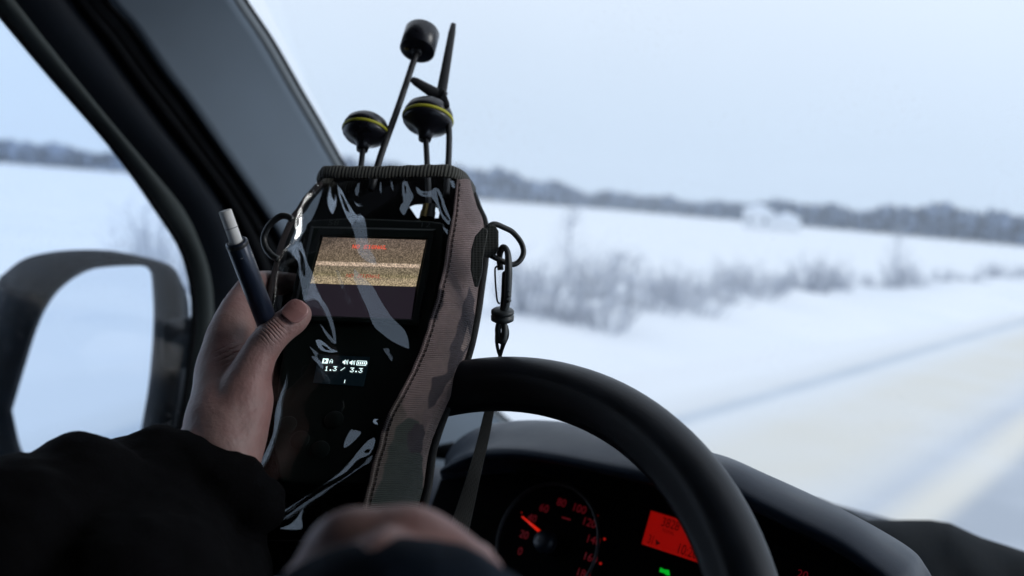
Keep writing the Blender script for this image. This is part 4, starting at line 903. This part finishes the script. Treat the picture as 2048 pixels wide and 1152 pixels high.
GLINTS = [  # glint outline, direction it mirrors, glint strength, holes
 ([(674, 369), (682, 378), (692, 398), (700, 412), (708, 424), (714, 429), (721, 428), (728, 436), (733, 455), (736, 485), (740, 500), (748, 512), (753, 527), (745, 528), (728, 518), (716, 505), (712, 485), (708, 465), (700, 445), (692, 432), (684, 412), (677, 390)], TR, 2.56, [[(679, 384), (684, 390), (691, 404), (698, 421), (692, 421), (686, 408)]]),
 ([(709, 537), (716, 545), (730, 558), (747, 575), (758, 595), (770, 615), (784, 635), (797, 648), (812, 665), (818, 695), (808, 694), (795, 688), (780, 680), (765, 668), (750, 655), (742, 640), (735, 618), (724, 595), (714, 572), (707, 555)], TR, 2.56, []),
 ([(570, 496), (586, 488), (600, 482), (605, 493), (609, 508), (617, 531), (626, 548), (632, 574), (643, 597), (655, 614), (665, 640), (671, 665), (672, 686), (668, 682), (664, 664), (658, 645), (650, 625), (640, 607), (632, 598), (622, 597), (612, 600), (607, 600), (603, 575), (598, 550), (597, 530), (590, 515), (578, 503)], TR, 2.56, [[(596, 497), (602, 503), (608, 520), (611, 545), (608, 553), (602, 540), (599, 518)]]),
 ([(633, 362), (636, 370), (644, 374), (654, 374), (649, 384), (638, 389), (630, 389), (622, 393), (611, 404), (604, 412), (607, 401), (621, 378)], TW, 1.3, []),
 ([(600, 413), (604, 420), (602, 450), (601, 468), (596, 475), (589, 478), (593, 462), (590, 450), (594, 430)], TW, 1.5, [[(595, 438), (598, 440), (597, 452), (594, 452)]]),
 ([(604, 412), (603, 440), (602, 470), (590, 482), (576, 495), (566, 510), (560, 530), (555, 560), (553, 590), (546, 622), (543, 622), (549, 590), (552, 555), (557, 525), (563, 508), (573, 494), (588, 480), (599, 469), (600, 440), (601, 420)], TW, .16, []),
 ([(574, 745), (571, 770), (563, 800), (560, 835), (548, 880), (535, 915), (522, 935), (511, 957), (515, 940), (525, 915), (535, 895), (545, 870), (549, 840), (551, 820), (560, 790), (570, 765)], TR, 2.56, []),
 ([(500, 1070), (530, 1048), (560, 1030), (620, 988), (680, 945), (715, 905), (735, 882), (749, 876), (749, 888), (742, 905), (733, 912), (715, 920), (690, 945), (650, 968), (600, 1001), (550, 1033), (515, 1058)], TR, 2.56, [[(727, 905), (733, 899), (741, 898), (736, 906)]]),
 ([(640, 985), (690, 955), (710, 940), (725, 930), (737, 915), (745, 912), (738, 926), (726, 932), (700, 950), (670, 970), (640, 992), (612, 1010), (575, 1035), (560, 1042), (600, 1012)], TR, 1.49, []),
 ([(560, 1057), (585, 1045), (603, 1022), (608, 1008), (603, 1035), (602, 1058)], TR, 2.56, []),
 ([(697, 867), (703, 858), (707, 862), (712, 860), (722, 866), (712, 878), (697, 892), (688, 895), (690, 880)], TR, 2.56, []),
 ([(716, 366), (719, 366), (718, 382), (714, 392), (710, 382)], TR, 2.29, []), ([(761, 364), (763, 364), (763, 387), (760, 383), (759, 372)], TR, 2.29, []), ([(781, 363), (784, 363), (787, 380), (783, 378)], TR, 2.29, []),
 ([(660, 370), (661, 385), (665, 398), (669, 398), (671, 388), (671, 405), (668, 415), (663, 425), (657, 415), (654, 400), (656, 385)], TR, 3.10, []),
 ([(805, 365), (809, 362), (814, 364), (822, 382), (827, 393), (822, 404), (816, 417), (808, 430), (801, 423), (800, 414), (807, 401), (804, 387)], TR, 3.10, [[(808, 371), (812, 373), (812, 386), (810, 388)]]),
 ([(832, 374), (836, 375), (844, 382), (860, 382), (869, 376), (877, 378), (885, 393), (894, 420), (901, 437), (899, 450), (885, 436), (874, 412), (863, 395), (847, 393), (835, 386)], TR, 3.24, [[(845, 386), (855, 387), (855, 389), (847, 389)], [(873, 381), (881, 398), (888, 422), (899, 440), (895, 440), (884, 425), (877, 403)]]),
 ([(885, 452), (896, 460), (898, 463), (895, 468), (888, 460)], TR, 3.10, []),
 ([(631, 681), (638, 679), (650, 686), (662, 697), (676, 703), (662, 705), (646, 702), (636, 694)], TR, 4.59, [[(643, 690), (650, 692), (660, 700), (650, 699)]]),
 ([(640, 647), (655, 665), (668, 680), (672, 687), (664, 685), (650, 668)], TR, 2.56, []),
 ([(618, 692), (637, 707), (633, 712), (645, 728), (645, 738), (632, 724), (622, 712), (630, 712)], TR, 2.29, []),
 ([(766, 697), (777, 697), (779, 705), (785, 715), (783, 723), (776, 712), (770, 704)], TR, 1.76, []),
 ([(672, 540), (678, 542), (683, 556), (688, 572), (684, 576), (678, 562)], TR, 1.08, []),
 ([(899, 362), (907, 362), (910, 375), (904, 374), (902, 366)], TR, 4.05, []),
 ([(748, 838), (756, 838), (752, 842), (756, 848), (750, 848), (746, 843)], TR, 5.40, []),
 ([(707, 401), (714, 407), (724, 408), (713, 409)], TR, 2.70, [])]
fb = bmesh.new(); FN = []; LY = []
from mathutils.geometry import delaunay_2d_cdt
for out_, tg, lay, holes in GLINTS:
    def dens(poly):
        q = np.array(poly+[poly[0]], float); L = np.linalg.norm(np.diff(q, axis=0), axis=1).sum(); s = spline(q, max(len(poly)*3, int(L/3)))[:-1]; return s
    pts2 = []; ed = []
    for pl_ in [out_]+holes:
        s = dens(pl_); n0 = len(pts2); pts2 += [tuple(p) for p in s]; ed += [(n0+i, n0+(i+1) % len(s)) for i in range(len(s))]
    vo, eo, fo, *_ = delaunay_2d_cdt([Vector(p) for p in pts2], ed, [], 0, 1e-4)
    vs = []
    for v in vo:
        p = hsheet(v[0], v[1]); vs.append(fb.verts.new(Vector(p)))
        d = unit(p-CAM); FN.append(unit(tg-d)); LY.append(lay)  # normal turned so the camera sees the target mirrored here
    for f in fo:
        c = np.mean([[vo[i][0], vo[i][1]] for i in f], axis=0); x, y = np.array([c[0]]), np.array([c[1]])
        if inpoly(x, y, [tuple(p) for p in dens(out_)])[0] and not any(inpoly(x, y, [tuple(p) for p in dens(h)])[0] for h in holes):
            try: fb.faces.new([vs[i] for i in f])
            except ValueError: pass
me = bpy.data.meshes.new('window_glint'); fb.to_mesh(me); fb.free(); me.materials.append(M['glint'])
a_ = me.attributes.new('glint_normal', 'FLOAT_VECTOR', 'POINT'); a_.data.foreach_set('vector', np.array(FN).ravel())
a_ = me.attributes.new('glint_gain', 'FLOAT', 'POINT'); a_.data.foreach_set('value', np.array(LY, float))
fo_ = bpy.data.objects.new('window_glint', me); COL.objects.link(fo_); setpar(fo_, win)
fo_.matrix_parent_inverse = Matrix()

# D rings and tabs
mb = MB(); rp = [(974, 456, .630), (988, 448, .632), (1010, 456, .635), (1026, 465, .637), (1042, 485, .638), (1047, 505, .637), (1039, 522, .635), (1024, 529, .633), (1000, 520, .630), (982, 511, .628)]
mb.tube(spline([P(*q) for q in rp], 50), .0018, 12); ringr = mb.build('d_ring', M['ring'], pouch)
mb = MB(); rp = [(585, 440, .650), (575, 433, .651), (560, 433, .652), (540, 449, .653), (528, 473, .654), (531, 494, .653), (543, 510, .652), (557, 519, .651)]
mb.tube(spline([P(*q) for q in rp], 40), .0022, 12); mb.build('d_ring', M['ring'], pouch)
def wbox(name, poly, d, th, m, parent, uvrib=(0, 1)):
    mb = MB(); mb.slab([P(a, b, d) for a, b in poly], cF, th); o = mb.build(name, m, parent, smooth=False, bev=.0008); 
    pr = proj(np.array([v.co[:] for v in o.data.vertices])+np.array(wloc(parent)) if False else np.array([v.co[:] for v in o.data.vertices]))
    uvl = o.data.uv_layers[0]
    for lp in o.data.loops: uvl.data[lp.index].uv = (pr[lp.vertex_index][0]/40., pr[lp.vertex_index][1]/60.)
    return o
M['tabweb'] = fabric('tab webbing', (.085, .088, .078), 2*math.pi*14, 0, 1.0, rib2=2*math.pi*18)
wbox('webbing_tab', [(968, 462), (978, 449), (990, 450), (997, 462), (997, 500), (990, 511), (978, 516), (962, 512)], .627, .007, M['tabweb'], pouch)
wbox('webbing_tab', [(942, 500), (950, 472), (966, 454), (976, 460), (966, 515), (964, 545), (956, 574), (949, 574), (941, 540)], .6235, .007, M['tabweb'], pouch)

# ------------------------------------------------------------------ shoulder strap with snap hook
strap = empty('shoulder_strap', P(1003, 640, .628), 'black webbing strap hanging by a plastic snap hook from the pouch ring', 'strap')
hk = empty('snap_hook', P(1008, 560, .628)); setpar(hk, strap)
mb = MB(); mb.tube(spline([P(1001, 540, .636), P(999, 512, .636), P(1004, 497, .632), P(1011, 496, .627), P(1016, 510, .624), P(1017, 550, .623), P(1014, 600, .624), P(1008, 625, .625)], 40), np.interp(np.linspace(0, 1, 40), [0, .3, .6, 1], [.0022, .0022, .0033, .0030]), 14, flat=.75); mb.build('hook_body', M['hook'], hk)
mb = MB(); mb.slab([P(a, b, .624) for a, b in [(1004, 545), (1011, 540), (1010, 625), (999, 625), (1002, 590)]], cF, .004); mb.build('hook_web', M['hook'], hk, smooth=False, bev=.001)
mb = MB(); mb.tube(spline([P(1003, 531, .628), P(992, 534, .628), P(990, 545, .628), P(992, 580, .628), P(995, 603, .628), P(1000, 607, .628)], 24), .0006, 8); mb.build('gate_spring', M['antm'], hk)
for k in range(6):
    mb = MB(); mb.tube([P(1015, 553+k*10, .6205), P(1021, 551+k*10, .6225)], .0009, 8); mb.build('grip_rib', M['hook'], hk)
sa = unit(cU*.93-cF*.30+cR*.02)
mb = MB(); mb.lathe([(.0055, -.0045), (.0072, -.0035), (.0073, -.0008), (.0062, -.0002), (.0062, .0004), (.0073, .001), (.0072, .0026), (.006, .0035)], P(1005, 629, .626), sa, 32); mb.build('swivel', M['hook'], hk)
mb = MB(); mb.tube(spline([P(1000, 640, .627), P(996, 660, .627), P(999, 680, .626), P(1006, 681, .625), P(1009, 664, .625), P(1008, 643, .626)], 30), .0020, 12); mb.build('swivel_eye', M['hook'], hk)
def ribbon(name, cl, widths, th, m, parent, nrm=None):
    C3 = spline([P(*c) for c in cl], 80); Wd = np.interp(np.linspace(0, 1, 80), np.linspace(0, 1, len(widths)), widths); T = np.gradient(C3, axis=0); V = []; U = []; L = np.r_[0, np.cumsum(np.linalg.norm(np.diff(C3, axis=0), axis=1))]
    for i in range(80):
        s = unit(np.cross(T[i], cF)); w = Wd[i]/FPX*np.dot(C3[i]-CAM, cF)/2
        V += [C3[i]-s*w, C3[i]+s*w]; U += [(0, L[i]*60), (1, L[i]*60)]
    F = [(2*i, 2*i+1, 2*i+3, 2*i+2) for i in range(79)]
    return mk(name, V, F, m, parent, uv=U, solid=th, bev=.0004)
M['strapweb'] = fabric('strap webbing', (.017, .018, .016), 2*math.pi*22, 1, .9, rib2=2*math.pi*9)
ribbon('webbing', [(994, 655, .631), (993, 680, .634), (996, 700, .638), (1000, 718, .642), (990, 770, .655), (979, 820, .655), (966, 880, .65), (948, 950, .64), (925, 1035, .63), (890, 1150, .61)], [6, 7, 9, 18, 22, 24, 29, 36, 46, 60], .0016, M['strapweb'], strap)
ribbon('webbing', [(1012, 650, .629), (1013, 668, .631), (1006, 690, .635), (999, 716, .642)], [8, 12, 8, 7], .0014, M['strapweb'], strap)

# ------------------------------------------------------------------ cigarette and its holder
hold = empty('cigarette_holder', P(515, 600, .60), 'dark navy metal heated tobacco holder gripped in the left hand', 'holder')
ca0, ca1 = P(472, 482, .560), P(524, 618, .585); hx = unit(ca0-ca1); Lh_ = np.linalg.norm(ca1-ca0); rr0 = .0062
mb = MB(); mb.lathe([(.004, -.02), (rr0, -.018), (rr0*1.02, Lh_*.5), (rr0, Lh_-.0008), (rr0-.0008, Lh_), (.0042, Lh_), (.0042, Lh_-.004)], ca1, hx, 40); mb.build('holder_body', M['navy_metal'], hold)
mb = MB(); mb.lathe([(rr0*1.02, Lh_-.0030), (rr0*1.035, Lh_-.0026), (rr0*1.035, Lh_-.0014), (rr0*1.02, Lh_-.001)], ca1, hx, 40); mb.build('collar', M['black_plastic'], hold)
cg = empty('cigarette', ca0, 'white paper cigarette stick standing out of the navy holder', 'cigarette')
cd = unit(P(450, 421, .555)-ca0); Lc_ = np.linalg.norm(P(450, 421, .555)-ca0)
mb = MB(); mb.lathe([(.0036, -.01), (.0036, Lc_-.0003), (.0033, Lc_), (.0001, Lc_-.0002)], ca0, cd, 32); mb.build('paper_tube', M['paper'], cg)
mb = MB(); mb.lathe([(.00362, Lc_*.42), (.00368, Lc_*.42+.0001), (.00368, Lc_*.42+.0004), (.00362, Lc_*.42+.0005)], ca0, cd, 32); mb.build('printed_line', M['greyline'], cg)

# ------------------------------------------------------------------ person: left hand, right hand, jacket
person = empty('person', P(200, 1300, .5), 'person in a black jacket with left thumb pressed on the pouch window', 'person')
def blobs(chains, name, m, parent, voxel, smooth_it=8, disp=None):
    mb = MB()
    for ch in chains:
        pts = np.array([P(a, b, c) for a, b, c, r in ch]); rad = np.array([q[3] for q in ch])/1000.
        n_ = 10*len(pts); t = np.linspace(0, 1, n_); ti = np.linspace(0, 1, len(pts)); C3 = spline(pts, n_)
        Lp = np.r_[0, np.cumsum(np.linalg.norm(np.diff(pts, axis=0), axis=1))]; Lp /= Lp[-1]
        rr2 = np.interp(t, Lp, rad)
        mb.tube(C3, rr2, 20)
        mb.sphere(C3[0], rr2[0], 3); mb.sphere(C3[-1], rr2[-1], 3)
    o = mb.build(name, m, parent, uv=None) if False else mb.build(name, m, parent)
    rm = o.modifiers.new('remesh', 'REMESH'); rm.mode = 'VOXEL'; rm.voxel_size = voxel; rm.use_smooth_shade = True
    s = o.modifiers.new('smooth', 'SMOOTH'); s.factor = .5; s.iterations = smooth_it
    if disp:
        for sc_, am in disp:
            tx = bpy.data.textures.new('folds', 'CLOUDS'); tx.noise_scale = sc_; tx.noise_depth = 2
            dm = o.modifiers.new('disp', 'DISPLACE'); dm.texture = tx; dm.strength = am; dm.texture_coords = 'LOCAL'; dm.mid_level = .5
    return o
LEFT = [
 [(596, 630, .596, 8.4), (585, 640, .594, 9.4), (548, 668, .588, 9.9), (520, 705, .584, 10.4), (498, 755, .580, 13), (478, 810, .575, 17), (452, 860, .570, 21)],      # thumb
 [(508, 715, .586, 8), (500, 790, .58, 14), (478, 860, .57, 17), (450, 920, .56, 20)],
 [(442, 905, .560, 20), (440, 850, .572, 20.5), (447, 790, .588, 18.5), (450, 730, .603, 17), (466, 655, .620, 14), (487, 600, .640, 10.5), (510, 572, .655, 9.2), (545, 566, .672, 8.6), (590, 570, .690, 8), (630, 575, .70, 7.2)],   # index
 [(432, 880, .575, 19), (438, 810, .610, 18), (450, 740, .640, 14), (480, 690, .67, 10), (530, 670, .695, 9), (600, 660, .705, 8.2), (650, 660, .705, 7.5)],
 [(428, 890, .585, 17), (430, 830, .625, 15), (455, 790, .655, 12), (500, 760, .685, 9), (560, 740, .695, 8.4), (620, 735, .700, 7.6)],
 [(425, 900, .59, 15), (430, 860, .63, 13), (460, 840, .655, 10), (510, 820, .675, 8), (560, 810, .685, 7.2), (600, 805, .690, 6.6)],
 [(470, 700, .612, 6), (480, 745, .594, 9), (485, 790, .586, 13)],       # web
 [(448, 880, .57, 21), (385, 960, .555, 27), (300, 1030, .54, 32), (100, 1150, .50, 38), (-200, 1330, .45, 42)],
]
lh = blobs(LEFT, 'body', M['skin'], person, .0013, 10, [(.02, .0012)])
tag(lh)
# nail
tn = P(596, 622, .5863); ntl = unit(P(612, 606, .596)-P(560, 655, .588))
nc = P(589, 621, .5853); nrm_ = unit(-cF+cU*.45+cR*.10); xs_ = unit(np.cross(nrm_, ntl)); yl = unit(np.cross(xs_, nrm_))
if np.dot(yl, ntl) < 0: yl = -yl
NG = []
for i in range(14):
    v = i/13*2-1; row = []
    for j in range(14):
        u = j/13*2-1; sx2 = math.sqrt(max(0, 1-abs(v)**3.2))*.9+.10; x = u*.0068*sx2; y = v*.0072
        row.append(nc+xs_*x+yl*y+nrm_*(-(x/.0085)**2*.0034-(max(0, v)**2)*.0012+.0004))
    NG.append(row)
grid('nail', NG, M['nail'], lh, solid=.0006)
# left sleeve
blobs([[(300, 1003, .545, 38), (262, 1020, .54, 42), (190, 1060, .52, 46), (110, 1105, .50, 54), (0, 1170, .48, 60), (-250, 1350, .45, 72), (-450, 1600, .35, 80)],
       [(330, 990, .545, 32), (300, 1100, .52, 45), (250, 1250, .48, 60)], [(150, 960, .51, 26), (200, 985, .52, 26)], [(320, 915, .548, 18), (372, 935, .552, 22), (410, 975, .552, 26)],
       [(395, 955, .548, 24), (465, 988, .545, 22), (515, 1008, .543, 15)], [(440, 1010, .55, 20), (420, 1120, .54, 34), (380, 1250, .5, 45)]],
      'jacket_sleeve', M['jacket'], person, .003, 6, [(.035, .009), (.008, .0012)])
# right hand, close to the lens
RIGHT = [[(640, 1120, .312, 10), (668, 1082, .316, 9.5), (700, 1064, .320, 8.0), (725, 1075, .33, 7)], [(700, 1140, .300, 12), (742, 1072, .310, 9.0), (750, 1062, .318, 8), (760, 1080, .33, 7)],
         [(780, 1140, .300, 12), (818, 1062, .308, 9.6), (826, 1058, .318, 8), (830, 1080, .33, 7)], [(860, 1150, .300, 11), (905, 1092, .306, 7.6), (915, 1090, .315, 7), (915, 1100, .325, 6)],
         [(930, 1160, .296, 10), (965, 1112, .304, 7), (985, 1118, .312, 5.5)],
         [(620, 1180, .30, 14), (780, 1190, .29, 24), (930, 1190, .29, 14)], [(780, 1200, .29, 22), (800, 1500, .25, 24), (830, 2300, .2, 26)],
         [(610, 1165, .303, 10), (676, 1082, .303, 12), (760, 1076, .303, 12.5), (830, 1072, .303, 12.5), (900, 1098, .303, 11), (975, 1142, .300, 9)],
         [(700, 1120, .305, 12), (780, 1110, .303, 15), (880, 1130, .302, 12)]]
RIGHT = [[(790+(a-790)*.90, b+14, c, q*.93) for a, b, c, q in ch] for ch in RIGHT]
rh = blobs(RIGHT, 'hand', M['skin'], person, .0014, 8)
blobs([[(615, 1222, .290, 13), (700, 1199, .286, 15.5), (800, 1192, .284, 16.8), (900, 1199, .286, 15.5), (985, 1222, .290, 13)], [(800, 1440, .27, 28), (820, 1700, .23, 32), (830, 2400, .19, 38)]],
      'cuff', M['cuff'], person, .002, 6, [(.02, .003)])

# ------------------------------------------------------------------ bag on the dashboard
bag = empty('bag', P(1850, 1300, 1.0), 'black soft bag lying on the right of the dashboard against the windscreen', 'bag')
bo = [(1540, 1010), (1575, 992), (1600, 987), (1640, 996), (1690, 1018), (1735, 1040), (1790, 1040), (1860, 1040), (1900, 1046), (1960, 1074), (2048, 1102), (2150, 1140), (2200, 1200)]
bt = np.array([np.interp(np.linspace(0, len(bo)-1, 70), range(len(bo)), [q[k] for q in bo]) for k in (0, 1)]).T; BR = []
for q in np.linspace(0, 1, 14):
    BR.append([P(x, y+q*q*260+4*math.sin(x*.03+q*5)*q, .98-.16*math.sin(q*1.4)+.010*math.sin(x*.045)*math.sin(q*6)) for x, y in bt])
BR = [[P(x, y+120, 1.22) for x, y in bt], [P(x, y+12, 1.06) for x, y in bt]]+BR
bgp = grid('bag_body', BR, M['bag'], bag)
mb = MB(); mb.tube(spline([P(1848, 1046, .962), P(1830, 1058, .955), P(1815, 1074, .945)], 12), .002, 8); mb.tube(spline([P(x, y+42, .92) for x, y in bt[30:60]], 40), .0022, 8); mb.build('seam', M['rubber'], bag)
mb = MB(); mb.slab([P(a, b, .925) for a, b in [(1876, 1074), (1885, 1072), (1904, 1084), (1900, 1094), (1882, 1090), (1868, 1086)]], cF, .006); mb.build('zip_pull', M['hook'], bag, smooth=False, bev=.001)

# ------------------------------------------------------------------ cold haze over the field
hz = MB(); hz.box((0, 0, 24), (1700, 1700, 51)); ho = hz.build('haze', None, None, smooth=False)
hmn = bpy.data.materials.new('haze'); hmn.use_nodes = True; t = hmn.node_tree; t.nodes.clear(); o_ = t.nodes.new('ShaderNodeOutputMaterial'); pv = t.nodes.new('ShaderNodeVolumePrincipled')
pv.inputs['Color'].default_value = (.88, .94, 1, 1); pv.inputs['Density'].default_value = .00045; pv.inputs['Anisotropy'].default_value = .1
t.links.new(pv.outputs[0], o_.inputs['Volume']); ho.data.materials.append(hmn); tag(ho, 'pale cold haze over the snowy field', 'haze', kind='stuff')
